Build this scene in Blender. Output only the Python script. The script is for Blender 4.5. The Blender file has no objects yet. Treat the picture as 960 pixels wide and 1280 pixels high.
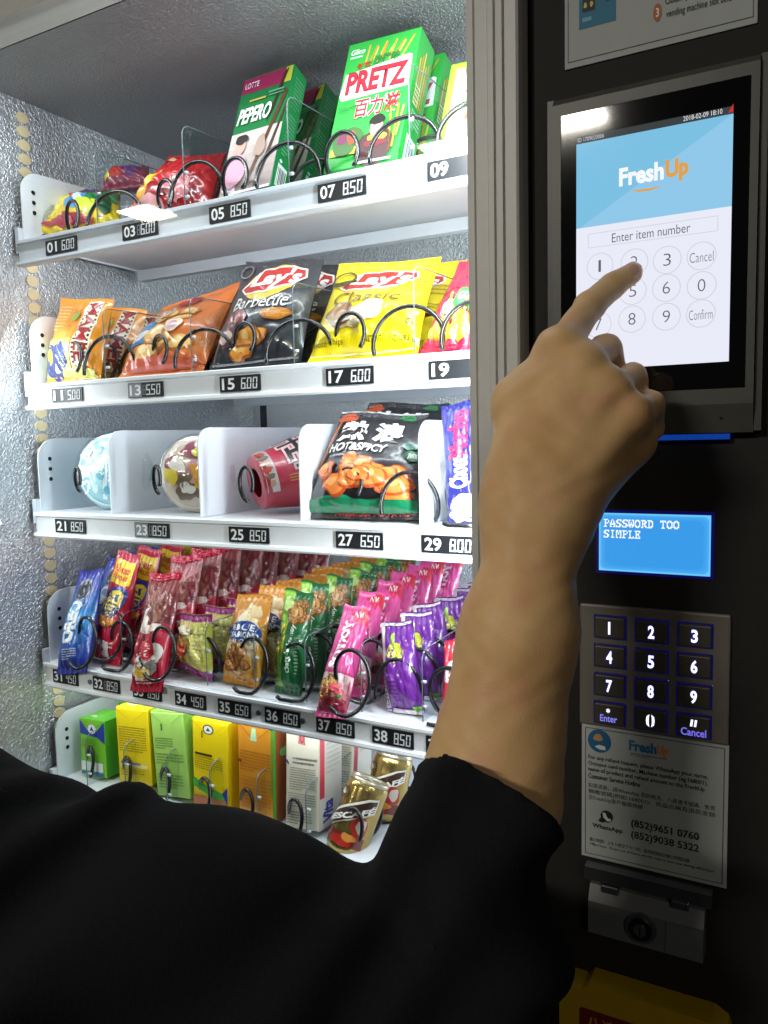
import bpy, bmesh, math, random
import numpy as np
from mathutils import Vector, noise, geometry
random.seed(7)
sc = bpy.context.scene
COL = sc.collection
# ------------------------------------------------------------------ camera (solved from the photo's vanishing points)
F, CX, CY, D = 978.0, 480.0, 640.0, 0.55
R = np.array([[0.87906123, 0.02531073, -0.47603648],
              [0.47618988, -0.09320735, 0.87438869],
              [-0.02223868, -0.99532495, -0.09398769]])       # world = R @ (image right, image down, forward)
cam = bpy.data.cameras.new('camera'); cam.sensor_fit = 'HORIZONTAL'; cam.sensor_width = 36.0
cam.lens = F / 960.0 * 36.0; cam.clip_start = 0.01; cam.clip_end = 100
co = bpy.data.objects.new('camera', cam); COL.objects.link(co)
from mathutils import Matrix
co.matrix_world = Matrix(((R[0, 0], -R[0, 1], -R[0, 2], 0), (R[1, 0], -R[1, 1], -R[1, 2], -D),
                          (R[2, 0], -R[2, 1], -R[2, 2], 0), (0, 0, 0, 1)))
sc.camera = co
cam.dof.use_dof = False
# ------------------------------------------------------------------ world, lamps, exposure
w = bpy.data.worlds.new('World'); sc.world = w; w.use_nodes = True
bg = w.node_tree.nodes['Background']; bg.inputs[0].default_value = (0.55, 0.6, 0.7, 1); bg.inputs[1].default_value = 0.006
sc.view_settings.view_transform = 'Standard'; sc.view_settings.look = 'None'
sc.view_settings.exposure = 0; sc.view_settings.gamma = 1
try:
    sc.cycles.use_denoising = True; sc.cycles.max_bounces = 8; sc.cycles.transparent_max_bounces = 24
    sc.cycles.sample_clamp_indirect = 4.0; sc.cycles.caustics_reflective = False; sc.cycles.caustics_refractive = False
except Exception: pass

def area(name, loc, target, sx, sy, power, color, spread=180):
    l = bpy.data.lights.new(name, 'AREA'); l.shape = 'RECTANGLE'; l.size = sx; l.size_y = sy
    l.energy = power; l.color = color; l.spread = math.radians(spread)
    o = bpy.data.objects.new(name, l); COL.objects.link(o); o.location = loc
    d = Vector(target) - Vector(loc); o.rotation_euler = d.to_track_quat('-Z', 'Y').to_euler(); return o
WARM = (1.0, 0.94, 0.83); COOL = (0.90, 0.96, 1.0)
# the room's two ceiling tubes (their reflections show in the touch screen and in the glass)
area('ceiling_or_fill_lamp', (-1.10, -2.6, 1.213), (-1.10, -2.6, 0), 0.75, 0.16, 78, WARM)
area('ceiling_or_fill_lamp', (-3.10, -2.6, 1.206), (-3.10, -2.6, 0), 0.22, 0.22, 16, (1, .95, .85))
area('ceiling_or_fill_lamp', (1.45, -2.6, 1.2), (1.45, -2.6, 0), 0.75, 0.16, 22, WARM)  # added fill from the right for lower panel and arm, no fixture seen there
# the machine's own LED strips: behind the door frame, along the left front edge, under the top edge
area('led_strip_or_fill_lamp', (-0.232, 0.032, -0.09), (-0.64, 0.36, -0.16), 0.016, 1.0, 4.4, COOL)
area('led_strip_or_fill_lamp', (-0.848, 0.014, 0.03), (-0.74, 0.36, -0.16), 0.016, 0.28, 0.5, COOL)
area('led_strip_or_fill_lamp', (-0.55, 0.030, 0.408), (-0.55, 0.16, 0.0), 0.58, 0.016, 1.3, COOL)

area('led_strip_or_fill_lamp', (-0.192, 0.42, -0.09), (-0.8, 0.36, -0.09), 0.016, 0.95, 4.2, COOL)  # added hidden fill at the partition, lifts back wall and dividers; no known strip
# ------------------------------------------------------------------ helpers
def P(px, py, y):                       # photo pixel -> world point on the vertical plane at depth y
    d = R @ np.array([(px - CX) / F, (py - CY) / F, 1.0])
    t = (y + D) / d[1]
    return Vector((d[0] * t, d[1] * t - D, d[2] * t))
def solve_y(px, py, x):                 # depth at which the pixel's ray crosses the given x
    d = R @ np.array([(px - CX) / F, (py - CY) / F, 1.0])
    return d[1] * (x / d[0]) - D
def lin(h):
    h = h.lstrip('#'); v = [int(h[i:i + 2], 16) / 255 for i in (0, 2, 4)]
    return tuple(c / 12.92 if c <= .04045 else ((c + .055) / 1.055) ** 2.4 for c in v) + (1,)
MC = {}
def pm(hexc, kind='film'):              # procedural surface: film wrapper, card, metal, plastic ...
    key = (hexc, kind)
    if key in MC: return MC[key]
    m = bpy.data.materials.new('%s_%s' % (kind, hexc)); m.use_nodes = True
    nt = m.node_tree; b = nt.nodes['Principled BSDF']; L = nt.links.new
    rough, metal, spec, bscale, bstr, var, coat = {
        'film': (.30, 0, .55, 75, .45, .10, .7), 'card': (.42, 0, .45, 40, .06, .06, .15), 'paper': (.6, 0, .35, 90, .08, .06, 0),
        'ink': (.32, 0, .5, 75, .4, .06, .6), 'metal': (.33, .9, .5, 300, .05, .12, 0), 'alu': (.45, 0, .5, 120, .03, .06, 0),
        'white': (.38, 0, .5, 60, .04, .05, .1), 'plastic': (.42, 0, .45, 120, .08, .10, 0), 'wire': (.26, .1, .6, 200, .04, .1, .3),
        'gloss': (.06, 0, .5, 20, .0, .02, 0), 'foil': (.22, .85, .5, 60, .25, .1, 0), 'cloth': (.95, 0, .15, 600, .5, .25, 0),
        'dull': (.7, 0, .3, 150, .1, .2, 0)}[kind]
    tc = nt.nodes.new('ShaderNodeTexCoord'); nz = nt.nodes.new('ShaderNodeTexNoise')
    nz.inputs['Scale'].default_value = bscale; nz.inputs['Detail'].default_value = 4
    L(tc.outputs['Object'], nz.inputs['Vector'])
    mx = nt.nodes.new('ShaderNodeMix'); mx.data_type = 'RGBA'
    c = lin(hexc)
    mx.inputs['A'].default_value = tuple(x * (1 - var) for x in c[:3]) + (1,)
    mx.inputs['B'].default_value = tuple(min(1, x * (1 + var) + .002) for x in c[:3]) + (1,)
    L(nz.outputs['Fac'], mx.inputs['Factor']); L(mx.outputs['Result'], b.inputs['Base Color'])
    b.inputs['Roughness'].default_value = rough; b.inputs['Metallic'].default_value = metal
    b.inputs['Specular IOR Level'].default_value = spec
    b.inputs['Coat Weight'].default_value = coat; b.inputs['Coat Roughness'].default_value = .12
    if bstr:
        bp = nt.nodes.new('ShaderNodeBump'); bp.inputs['Strength'].default_value = bstr
        bp.inputs['Distance'].default_value = .002 if kind in ('film', 'foil', 'ink') else .0006
        L(nz.outputs['Fac'], bp.inputs['Height']); L(bp.outputs['Normal'], b.inputs['Normal'])
    MC[key] = m; return m
def em(hexc, s=1.0):
    key = (hexc, 'em', s)
    if key in MC: return MC[key]
    m = bpy.data.materials.new('lit_%s' % hexc); m.use_nodes = True; nt = m.node_tree
    b = nt.nodes['Principled BSDF']; b.inputs['Base Color'].default_value = (.01, .01, .01, 1)
    b.inputs['Emission Color'].default_value = lin(hexc); b.inputs['Emission Strength'].default_value = s
    b.inputs['Roughness'].default_value = .05
    MC[key] = m; return m
def clear_mat(name, tint, gloss_rough=.02, ior=1.45, edge=0):
    m = bpy.data.materials.new(name); m.use_nodes = True; nt = m.node_tree; nt.nodes.clear(); L = nt.links.new
    out = nt.nodes.new('ShaderNodeOutputMaterial'); tr = nt.nodes.new('ShaderNodeBsdfTransparent'); tr.inputs[0].default_value = tint
    gl = nt.nodes.new('ShaderNodeBsdfGlossy'); gl.inputs['Roughness'].default_value = gloss_rough
    fr = nt.nodes.new('ShaderNodeFresnel'); fr.inputs[0].default_value = ior
    ge = nt.nodes.new('ShaderNodeNewGeometry'); inv = nt.nodes.new('ShaderNodeMath'); inv.operation = 'SUBTRACT'; inv.inputs[0].default_value = 1
    L(ge.outputs['Backfacing'], inv.inputs[1])
    mu = nt.nodes.new('ShaderNodeMath'); mu.operation = 'MULTIPLY'; L(fr.outputs[0], mu.inputs[0]); L(inv.outputs[0], mu.inputs[1])
    mix = nt.nodes.new('ShaderNodeMixShader'); L(mu.outputs[0], mix.inputs[0]); L(tr.outputs[0], mix.inputs[1]); L(gl.outputs[0], mix.inputs[2])
    L(mix.outputs[0], out.inputs[0]); return m
GLASS = clear_mat('door_glass', (.97, .985, .98, 1), .028)
ACRYL = clear_mat('clear_acrylic', (.90, .93, .94, 1), .03)
WRAP = clear_mat('clear_film', (.95, .96, .96, 1), .10, 1.6)
ACRYL_EDGE = pm('6a7478', 'gloss')
def emboss_mat(name, col, rough, metal, scale, strength):
    m = bpy.data.materials.new(name); m.use_nodes = True; nt = m.node_tree; b = nt.nodes['Principled BSDF']; L = nt.links.new
    tc = nt.nodes.new('ShaderNodeTexCoord'); n1 = nt.nodes.new('ShaderNodeTexNoise'); n1.inputs['Scale'].default_value = scale
    n1.inputs['Detail'].default_value = 1.0; n1.inputs['Distortion'].default_value = .8
    L(tc.outputs['Object'], n1.inputs['Vector'])
    cr = nt.nodes.new('ShaderNodeValToRGB'); cr.color_ramp.elements[0].position = .42; cr.color_ramp.elements[1].position = .60
    L(n1.outputs['Fac'], cr.inputs[0])
    bp = nt.nodes.new('ShaderNodeBump'); bp.inputs['Strength'].default_value = strength; bp.inputs['Distance'].default_value = .0016
    L(cr.outputs[0], bp.inputs['Height']); L(bp.outputs['Normal'], b.inputs['Normal'])
    b.inputs['Base Color'].default_value = col; b.inputs['Roughness'].default_value = rough; b.inputs['Metallic'].default_value = metal
    return m
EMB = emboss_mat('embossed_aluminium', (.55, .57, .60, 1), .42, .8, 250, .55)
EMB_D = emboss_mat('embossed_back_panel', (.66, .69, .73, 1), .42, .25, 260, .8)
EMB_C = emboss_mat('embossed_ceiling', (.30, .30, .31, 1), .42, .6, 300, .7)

class MB:
    def __init__(s): s.v = []; s.f = []; s.m = []; s.sm = []; s.mats = []
    def mi(s, m):
        if m not in s.mats: s.mats.append(m)
        return s.mats.index(m)
    def add(s, vs, fs, m, smooth=False):
        b = len(s.v); s.v += [tuple(v) for v in vs]; k = s.mi(m)
        for f in fs: s.f.append(tuple(b + i for i in f)); s.m.append(k); s.sm.append(smooth)
    def box(s, x0, x1, y0, y1, z0, z1, m):
        if x0 > x1: x0, x1 = x1, x0
        if y0 > y1: y0, y1 = y1, y0
        if z0 > z1: z0, z1 = z1, z0
        vs = [(x, y, z) for x in (x0, x1) for y in (y0, y1) for z in (z0, z1)]
        s.add(vs, [(0, 1, 3, 2), (4, 6, 7, 5), (0, 4, 5, 1), (2, 3, 7, 6), (0, 2, 6, 4), (1, 5, 7, 3)], m)
    def bbox(s, x0, x1, y0, y1, z0, z1, m, r=.002, seg=2):      # bevelled box
        bm = bmesh.new(); bmesh.ops.create_cube(bm, size=1)
        for v in bm.verts: v.co = Vector((x0 + (v.co.x + .5) * (x1 - x0), y0 + (v.co.y + .5) * (y1 - y0), z0 + (v.co.z + .5) * (z1 - z0)))
        bmesh.ops.recalc_face_normals(bm, faces=bm.faces)
        bmesh.ops.bevel(bm, geom=bm.edges[:], offset=r, segments=seg, profile=.5, affect='EDGES')
        s.bm(bm, m, False)
    def bm(s, bm, m, smooth=True):
        bm.verts.index_update()
        s.add([v.co[:] for v in bm.verts], [[v.index for v in f.verts] for f in bm.faces], m, smooth); bm.free()
    def tube(s, pts, r, m, n=8, cap=True):
        pts = [Vector(p) for p in pts]; vs = []; fs = []
        up = Vector((0, 1, 0)); N = len(pts)
        for i, p in enumerate(pts):
            t = (pts[min(i + 1, N - 1)] - pts[max(i - 1, 0)]).normalized()
            a = up - t * up.dot(t)
            if a.length < 1e-3: a = Vector((1, 0, 0)) - t * t.x
            a.normalize(); up = a; b = t.cross(a)
            for k in range(n):
                th = 2 * math.pi * k / n; vs.append(p + a * (r * math.cos(th)) + b * (r * math.sin(th)))
        for i in range(N - 1):
            for k in range(n):
                fs.append((i * n + k, i * n + (k + 1) % n, (i + 1) * n + (k + 1) % n, (i + 1) * n + k))
        if cap: fs.append(tuple(range(n))[::-1]); fs.append(tuple((N - 1) * n + k for k in range(n)))
        s.add(vs, fs, m, True)
    def prism(s, poly, axis, a0, a1, m):                        # polygon in the plane across axis, extruded a0..a1
        n = len(poly)
        def pt(p, a): return {'x': (a, p[0], p[1]), 'y': (p[0], a, p[1]), 'z': (p[0], p[1], a)}[axis]
        vs = [pt(p, a0) for p in poly] + [pt(p, a1) for p in poly]
        fs = [tuple(range(n)), tuple(range(n, 2 * n))[::-1]] + [(i, i + n, (i + 1) % n + n, (i + 1) % n) for i in range(n)]
        s.add(vs, fs, m)
    def build(s, name, parent=None, org=None):
        me = bpy.data.meshes.new(name); o0 = Vector(org) if org is not None else Vector((0, 0, 0))
        me.from_pydata([tuple(Vector(v) - o0) for v in s.v], [], s.f)
        for m in s.mats: me.materials.append(m)
        me.polygons.foreach_set('material_index', s.m); me.polygons.foreach_set('use_smooth', s.sm); me.update()
        bm = bmesh.new(); bm.from_mesh(me)
        if len(bm.faces) < 3000 and not getattr(s, 'keep', False): bmesh.ops.recalc_face_normals(bm, faces=bm.faces)
        bm.to_mesh(me); bm.free()
        o = bpy.data.objects.new(name, me); COL.objects.link(o)
        o.location = o0
        if parent is not None:
            o.parent = parent; o.location = o0 - Vector(WORLD[parent.name])
        WORLD[o.name] = tuple(o0)
        return o
WORLD = {}
def empty(name, loc):
    o = bpy.data.objects.new(name, None); COL.objects.link(o); o.location = loc; o.empty_display_size = .05
    WORLD[o.name] = tuple(loc); return o
def tag(o, label=None, cat=None, group=None, kind=None):
    if label: o['label'] = label
    if cat: o['category'] = cat
    if group: o['group'] = group
    if kind: o['kind'] = kind
    return o

# ---- flat artwork (print on a surface): text and shapes in the (u, v) of a face, laid on it as thin ink
TC = {}
def text_mesh(s, bold, it):
    k = (s, bold, it)
    if k in TC: return TC[k]
    c = bpy.data.curves.new('t', 'FONT'); c.body = s; c.fill_mode = 'FRONT'; c.resolution_u = 3
    c.offset = bold; c.shear = it
    o = bpy.data.objects.new('t', c); m = o.to_mesh()
    vs = [(v.co.x, v.co.y) for v in m.vertices]; fs = [tuple(p.vertices) for p in m.polygons]
    o.to_mesh_clear(); bpy.data.objects.remove(o); bpy.data.curves.remove(c)
    TC[k] = (vs, fs); return TC[k]
def T(s, box, col, bold=.0, it=0, rot=0, mat=None):
    return ('T', s, box, col, bold, it, rot)
def G(pts, col): return ('G', pts, None, col)
def Q(u0, v0, u1, v1, col): return ('G', [(u0, v0), (u1, v0), (u1, v1), (u0, v1)], None, col)
def RR(u0, v0, u1, v1, col, ru=.05, rv=.05):
    pts = []
    for cx, cy, a in ((u1 - ru, v0 + rv, -90), (u1 - ru, v1 - rv, 0), (u0 + ru, v1 - rv, 90), (u0 + ru, v0 + rv, 180)):
        for k in range(5):
            th = math.radians(a + k * 22.5); pts.append((cx + ru * math.cos(th), cy + rv * math.sin(th)))
    return ('G', pts, None, col)
def E(cu, cv, ru, rv, col, n=24, rot=0):
    c, s_ = math.cos(rot), math.sin(rot)
    return ('G', [(cu + ru * math.cos(2 * math.pi * k / n) * c - rv * math.sin(2 * math.pi * k / n) * s_,
                   cv + ru * math.cos(2 * math.pi * k / n) * s_ + rv * math.sin(2 * math.pi * k / n) * c) for k in range(n)], None, col)
def RING(cu, cv, ru, rv, w, col, n=36):
    out = []
    for k in range(n):
        a, b = 2 * math.pi * k / n, 2 * math.pi * (k + 1) / n
        q = lambda t, s_: (cu + ru * s_ * math.cos(t), cv + rv * s_ * math.sin(t))
        out.append(G([q(a, 1), q(b, 1), q(b, 1 - w), q(a, 1 - w)], col))
    return ('S', out)
def blob(cu, cv, ru, rv, col, seed=0, amp=.25, n=20):
    rd = random.Random(seed); ph = [rd.uniform(0, 6.28) for _ in range(4)]
    pts = []
    for k in range(n):
        t = 2 * math.pi * k / n; r = 1 + amp * (.5 * math.sin(2 * t + ph[0]) + .35 * math.sin(3 * t + ph[1]) + .25 * math.sin(5 * t + ph[2]))
        pts.append((cu + ru * r * math.cos(t), cv + rv * r * math.sin(t)))
    return G(pts, col)
def heap(u0, v0, u1, v1, cols, n, size, seed=0, asp=1.0):      # a printed heap of chips, nuts, biscuits: each with edge, body, light side
    rd = random.Random(seed); out = []
    for k in range(n):
        cu, cv = rd.uniform(u0, u1), rd.uniform(v0, v1); s_ = size * rd.uniform(.7, 1.25); a = rd.randrange(9999)
        out.append(('S', [blob(cu, cv, s_, s_ * asp, cols[0], a), blob(cu - .06 * s_, cv + .08 * s_ * asp, s_ * .86, s_ * asp * .84, cols[1], a),
                          blob(cu - .25 * s_, cv + .25 * s_ * asp, s_ * .42, s_ * asp * .36, cols[2], a + 1)]))
    return out
def fine(u0, v0, u1, v1, rows, col, seed=0, fill=.55):          # lines of small print, too small to read
    rd = random.Random(seed); out = []; h = (v1 - v0) / rows
    for r in range(rows):
        u = u0; y = v1 - (r + .5) * h
        end = u1 if r < rows - 1 else u0 + (u1 - u0) * rd.uniform(.4, .9)
        while u < end:
            wd = rd.uniform(.02, .07) * (u1 - u0) * 1.3; e = min(u + wd, end)
            n = max(1, int(wd / ((u1 - u0) * .018)))
            for q in range(n):
                a = u + (e - u) * q / n; b = a + (e - u) / n * .7; j = rd.uniform(.55, 1) * fill * h / 2
                out.append(Q(a, y - j, b, y + j, col))
            u = e + .012 * (u1 - u0)
    return [('S', out)]
def vgrad(u0, v0, u1, v1, c0, c1, n=10):                        # printed colour fade
    a, b = [int(c0[i:i + 2], 16) for i in (0, 2, 4)], [int(c1[i:i + 2], 16) for i in (0, 2, 4)]; out = []
    for k in range(n):
        t = (k + .5) / n; c = '%02x%02x%02x' % tuple(int(x + (y - x) * t) for x, y in zip(a, b))
        out.append(Q(u0, v0 + (v1 - v0) * k / n, u1, v0 + (v1 - v0) * (k + 1) / n, c))
    return [('S', out)]
SEG = {'0': 'abcdef', '1': 'bc', '2': 'abged', '3': 'abgcd', '4': 'fgbc', '5': 'afgcd', '6': 'afgedc', '7': 'abc', '8': 'abcdefg', '9': 'abcfgd'}
def seg7(s, u0, v0, u1, v1, col):
    n = len(s.replace('.', '')); out = []; wd = (u1 - u0) / n; i = 0; h = v1 - v0; t = .16
    for ch in s:
        if ch == '.':
            x = u0 + i * wd - wd * .07; out.append(Q(x - wd * .07, v0, x + wd * .07, v0 + h * .13, col)); continue
        x0 = u0 + i * wd + wd * .1; x1 = u0 + (i + 1) * wd - wd * .14; g = wd * .17
        X = lambda a, v: x0 + (x1 - x0) * a + .12 * wd * (v - v0) / h
        vm = (v0 + v1) / 2; k = h * .11
        def bar(p, q): pass
        boxes = {'a': (0, v1 - k, 1, v1), 'd': (0, v0, 1, v0 + k), 'g': (.05, vm - k / 2, .95, vm + k / 2), 'f': (0, vm + k * .3, .24, v1 - k * .3),
                 'b': (.76, vm + k * .3, 1, v1 - k * .3), 'e': (0, v0 + k * .3, .24, vm - k * .3), 'c': (.76, v0 + k * .3, 1, vm - k * .3)}
        for q in SEG[ch]:
            a, b, c_, d_ = boxes[q]; out.append(G([(X(a, b), b), (X(c_, b), b), (X(c_, d_), d_), (X(a, d_), d_)], col))
        i += 1
    return ('S', out)
def draw(mb, items, S, su, sv, kind='ink', L=.0035, base=.0004, step=.00015, matf=None):
    """S(u,v)->(pos, normal); su, sv real size of the face; each item one layer higher"""
    layer = 0
    def flush(vs, fs, col, ly):
        mat = matf(col) if matf else pm(col, kind)
        tris = []
        for f in fs:
            for k in range(1, len(f) - 1): tris.append((f[0], f[k], f[k + 1]))
        vs = list(vs)
        if L:
            for _ in range(7):
                mid = {}; new = []; done = True
                def ln(a, b): return math.hypot((vs[a][0] - vs[b][0]) * su, (vs[a][1] - vs[b][1]) * sv)
                def md(a, b):
                    k = (a, b) if a < b else (b, a)
                    if k not in mid: mid[k] = len(vs); vs.append(((vs[a][0] + vs[b][0]) / 2, (vs[a][1] + vs[b][1]) / 2))
                    return mid[k]
                for a, b, c in tris:
                    e = [ln(a, b) > L, ln(b, c) > L, ln(c, a) > L]; q = sum(e)
                    if q == 0: new.append((a, b, c)); continue
                    done = False
                    if q == 3:
                        x, y, z = md(a, b), md(b, c), md(c, a); new += [(a, x, z), (x, b, y), (z, y, c), (x, y, z)]
                    elif q == 1:
                        if e[1]: a, b, c = b, c, a
                        elif e[2]: a, b, c = c, a, b
                        x = md(a, b); new += [(a, x, c), (x, b, c)]
                    else:
                        if not e[0]: a, b, c = b, c, a
                        elif not e[1]: a, b, c = c, a, b
                        x, y = md(a, b), md(b, c); new += [(x, b, y), (a, x, c), (x, y, c)]
                        # (edge ca short)
                tris = new
                if done: break
        off = base + step * ly; pts = []
        for u, v in vs:
            p, n = S(u, v); pts.append(p + n * off)
        mb.add(pts, tris, mat, True)
    def one(it, ly):
        if it[0] == 'S':
            for k, q in enumerate(it[1]): one(q, ly)
            return
        if it[0] == 'G':
            pts = it[1]
            t = geometry.tessellate_polygon([[Vector((a, b, 0)) for a, b in pts]])
            def ccw(f):
                (x0, y0), (x1, y1), (x2, y2) = [pts[i] for i in f]
                return tuple(f) if (x1 - x0) * (y2 - y0) - (x2 - x0) * (y1 - y0) >= 0 else tuple(f)[::-1]
            flush(pts, [ccw(f) for f in t], it[3], ly)
        else:
            _, s, (u0, v0, u1, v1), col, bold, itl, rot = it
            vs, fs = text_mesh(s, bold, itl)
            if not vs: return
            if rot: vs = [(-y * rot, x * rot) for x, y in vs]
            if s == '1' and u1 - u0 > 0: u0, u1 = u0 + (u1 - u0) * .30, u1 - (u1 - u0) * .34
            xs = [a for a, b in vs]; ys = [b for a, b in vs]; x0, x1, y0, y1 = min(xs), max(xs), min(ys), max(ys)
            vs = [(u0 + (a - x0) / (x1 - x0) * (u1 - u0), v0 + (b - y0) / (y1 - y0 + 1e-9) * (v1 - v0)) for a, b in vs]
            flush(vs, fs, col, ly)
    for it in items:
        if it[0] == 'S' and len(it[1]) == 3 and it[1][0][0] == 'G' and it[1][2][0] == 'G' and len(it[1][0][1]) == 20:
            for q in it[1]: one(q, layer); layer += .35
            layer += .1
        else:
            one(it, layer); layer += 1
        if layer > 14: layer = 7
def plane_S(o, ux, vz):
    n = ux.cross(vz).normalized(); nn = n
    return (lambda u, v: (o + ux * u + vz * v, nn)), ux.length, vz.length

# ================================================================== THE MACHINE
vm = empty('vending_machine', (-0.3, 0.2, -1.15))
tag(vm, 'tall black snack vending machine with a lit glass front and a touch screen panel', 'vending machine')
BLACK = pm('14130f', 'dull'); PANEL = pm('1b1816', 'dull'); ALU = pm('c9cac6', 'alu'); WHITE = pm('e4e8ee', 'white')
XL, XR, YB, ZT, ZB = -.858, -.186, .56, .42, -.60
m = MB(); m.box(XL, XR, YB, YB + .03, ZB, ZT, EMB_D); m.box(-.842, -.832, YB - .006, YB - .0005, ZB, ZT, pm('30343a', 'metal'))
m.build('back_wall', vm)
m = MB(); m.box(XL - .03, XL, .03, YB + .03, ZB, ZT + .03, EMB); m.build('side_wall', vm)
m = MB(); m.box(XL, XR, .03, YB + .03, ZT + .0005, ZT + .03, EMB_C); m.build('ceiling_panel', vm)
m = MB(); m.box(XL, XR, .03, YB, ZB - .03, ZB - .0005, EMB_D); m.build('floor_panel', vm)
m = MB(); m.box(XR + .0005, XR + .02, .065, YB + .03, ZB, ZT, EMB_D); m.build('partition_wall', vm)
m = MB()                                                        # round slots down the left wall
for k in range(52):
    z = .40 - k * .0163; cy = .1215
    pts = [(cy + .0088 * math.cos(t * math.pi / 8), z + .0066 * math.sin(t * math.pi / 8)) for t in range(16)]
    m.prism(pts, 'x', XL - .0005, XL + .0012, pm('cdbd98', 'plastic'))
m.build('slotted_rail', vm)
m = MB(); m.box(XL - .04, .30, .60, .62, -1.15, .70, BLACK); m.box(XL - .04, .30, .0, .60, ZT + .20, .70, BLACK)
m.box(XL - .04, XL - .031, .032, .60, -1.15, ZT + .2, BLACK); m.box(.29, .30, .02, .60, -1.15, ZT + .2, BLACK)
m.box(XL - .03, .29, .02, .60, -1.15, ZB - .05, BLACK); m.build('cabinet', vm)
# door frame: right post with its grooves, left post, top and bottom rail
m = MB()
prof = [(-.2225, -.002), (-.2215, -.006), (-.2165, -.006), (-.2155, -.0045), (-.2065, -.0045), (-.2055, -.006), (-.2015, -.006), (-.2010, -.0035), (-.2000, -.0035), (-.1995, -.006),
        (-.1950, -.006), (-.1945, -.003), (-.1935, -.003), (-.1930, -.006), (-.1850, -.006), (-.1835, -.0045), (-.1825, .001), (-.1825, .055), (-.2225, .055)]
m.prism(prof, 'z', -1.1, ZT + .15, ALU)
m.box(XL - .04, XL - .002, -.006, .029, -1.1, ZT + .15, ALU)
m.box(XL - .002, -.2230, -.008, .029, ZT + .001, ZT + .15, ALU)
m.box(XL - .002, -.2230, -.006, .029, -1.1, ZB - .031, ALU)
m.build('door_frame', vm)
m = MB(); m.box(XL - .0015, -.2228, .004, .009, ZB - .03, ZT + .0005, GLASS); m.build('glass_pane', vm)
m = MB(); m.box(-.182, -.1745, .012, .05, -1.1, ZT + .15, pm('050505', 'dull')); m.build('door_gasket', vm)
# ------------------------------------------------------------------ shelves
ROWLAB = {1: [(75, 307), (175, 288), (287, 266), (427, 237), (569, 208)], 2: [(84, 493), (182, 487), (300, 479), (437, 471), (570, 462)],
          3: [(88, 657), (190, 663), (311, 668), (449, 676), (560, 682)],
          4: [(82, 846), (133, 856), (184, 866), (238, 874), (293, 886), (353, 896), (419, 909), (491, 921), (560, 935)]}
ROWZ = {}
for r, l in ROWLAB.items(): ROWZ[r] = float(np.mean([P(a, b, .097).z for a, b in l]))
ROWZ[5] = P(390, 1085, .097).z
NUM = {1: ['01', '03', '05', '07', '09'], 2: ['11', '13', '15', '17', '19'], 3: ['21', '23', '25', '27', '29'], 4: ['31', '32', '33', '34', '35', '36', '37', '38', '39']}
PRICE = {1: ['6.00', '6.00', '8.50', '8.50', '8.50'], 2: ['5.00', '5.50', '6.00', '6.00', '6.00'], 3: ['8.50', '8.50', '8.50', '6.50', '8.00'],
         4: ['4.50', '8.50', '8.50', '4.50', '6.50', '8.50', '8.50', '8.50', '8.50']}
SHELF = {}; FLOOR = {}
STRIP = pm('cfd6de', 'white'); LIP = pm('e9edf2', 'white')
DEPTH = {1: .30, 2: .50, 3: .50, 4: .52, 5: .52}
for r in range(1, 6):
    z = ROWZ[r]; fl = z + .0155; FLOOR[r] = fl
    m = MB()
    m.box(-.845, -.19, .103, DEPTH[r], fl - .002, fl, WHITE)
    # folded front strip: top lip, label channel, bottom lip (a profile in y, z run along x)
    pr = [(.1030, z + .0135), (.0955, z + .0155), (.0938, z + .0145), (.0938, z + .0112), (.0966, z + .0104), (.0974, z + .0095), (.0974, z - .0090), (.0962, z - .0098), (.0932, z - .0106),
          (.0925, z - .0135), (.0940, z - .0155), (.1030, z - .0150)]
    m.prism(pr, 'x', -.848, -.19, LIP if r > 1 else STRIP)
    m.box(-.845, -.19, DEPTH[r] - .0125, DEPTH[r] - .001, fl - .017, fl - .0025, STRIP)
    if r == 1:
        for sx in (-.72, -.60, -.47, -.42, -.33): m.box(sx, sx + .018, .18, .183, fl - .0026, fl - .0021, BLACK)
    s = m.build('shelf', vm, (-.5, .1, z)); SHELF[r] = s
    if r < 5: area('shelf_fill_lamp', (-.54, .108, fl - .006), (-.54, .40, fl - .25), .60, .004, {1: .38, 2: .36, 3: .30, 4: .55}[r], COOL)  # added fill behind each front lip to brighten the compartments, no such LEDs seen
    # price tags in the channel
    for k, (px, py) in enumerate(ROWLAB.get(r, [])):
        c = P(px, py, .0965); hw, hh = (.0262, .0082) if r != 4 else (.0225, .0082)
        if (r, k) == (1, 0): c.x += .002
        m = MB(); m.box(c.x - hw, c.x + hw, .0958, .0973, z - hh, z + hh, pm('16181d', 'plastic'))
        S, su, sv = plane_S(Vector((c.x - hw, .0958, z - hh)), Vector((2 * hw, 0, 0)), Vector((0, 0, 2 * hh)))
        dim = NUM[r][k] in ('13', '23')
        it = [T(NUM[r][k], (.06, .14, .38, .86), 'f0f2f4', .02)]
        if dim: it = [Q(.02, .04, .40, .96, '8f959c')] + it
        if NUM[r][k] not in ('09', '19'): it.append(seg7(PRICE[r][k], .52, .14, .95, .84, 'e8ecf0'))
        if NUM[r][k] in ('03', '13', '23', '32'): it.append(seg7('8', .42, .16, .54, .82, '7d838a'))
        draw(m, it, S, su, sv, 'paper', L=None, base=.0003)
        m.build('price_label', s, c)
    if r == 4:
        for px, py in ((323, 891), (112, 853), (378, 902)):
            m = MB(); c = P(px, py, .096); m.prism([(c.x + .003 * math.cos(t), z + .003 * math.sin(t)) for t in np.linspace(0, 6.28, 13)[:-1]], 'y', .0955, .0973, pm('8d9399', 'metal')); m.build('rivet', s, c)
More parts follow.
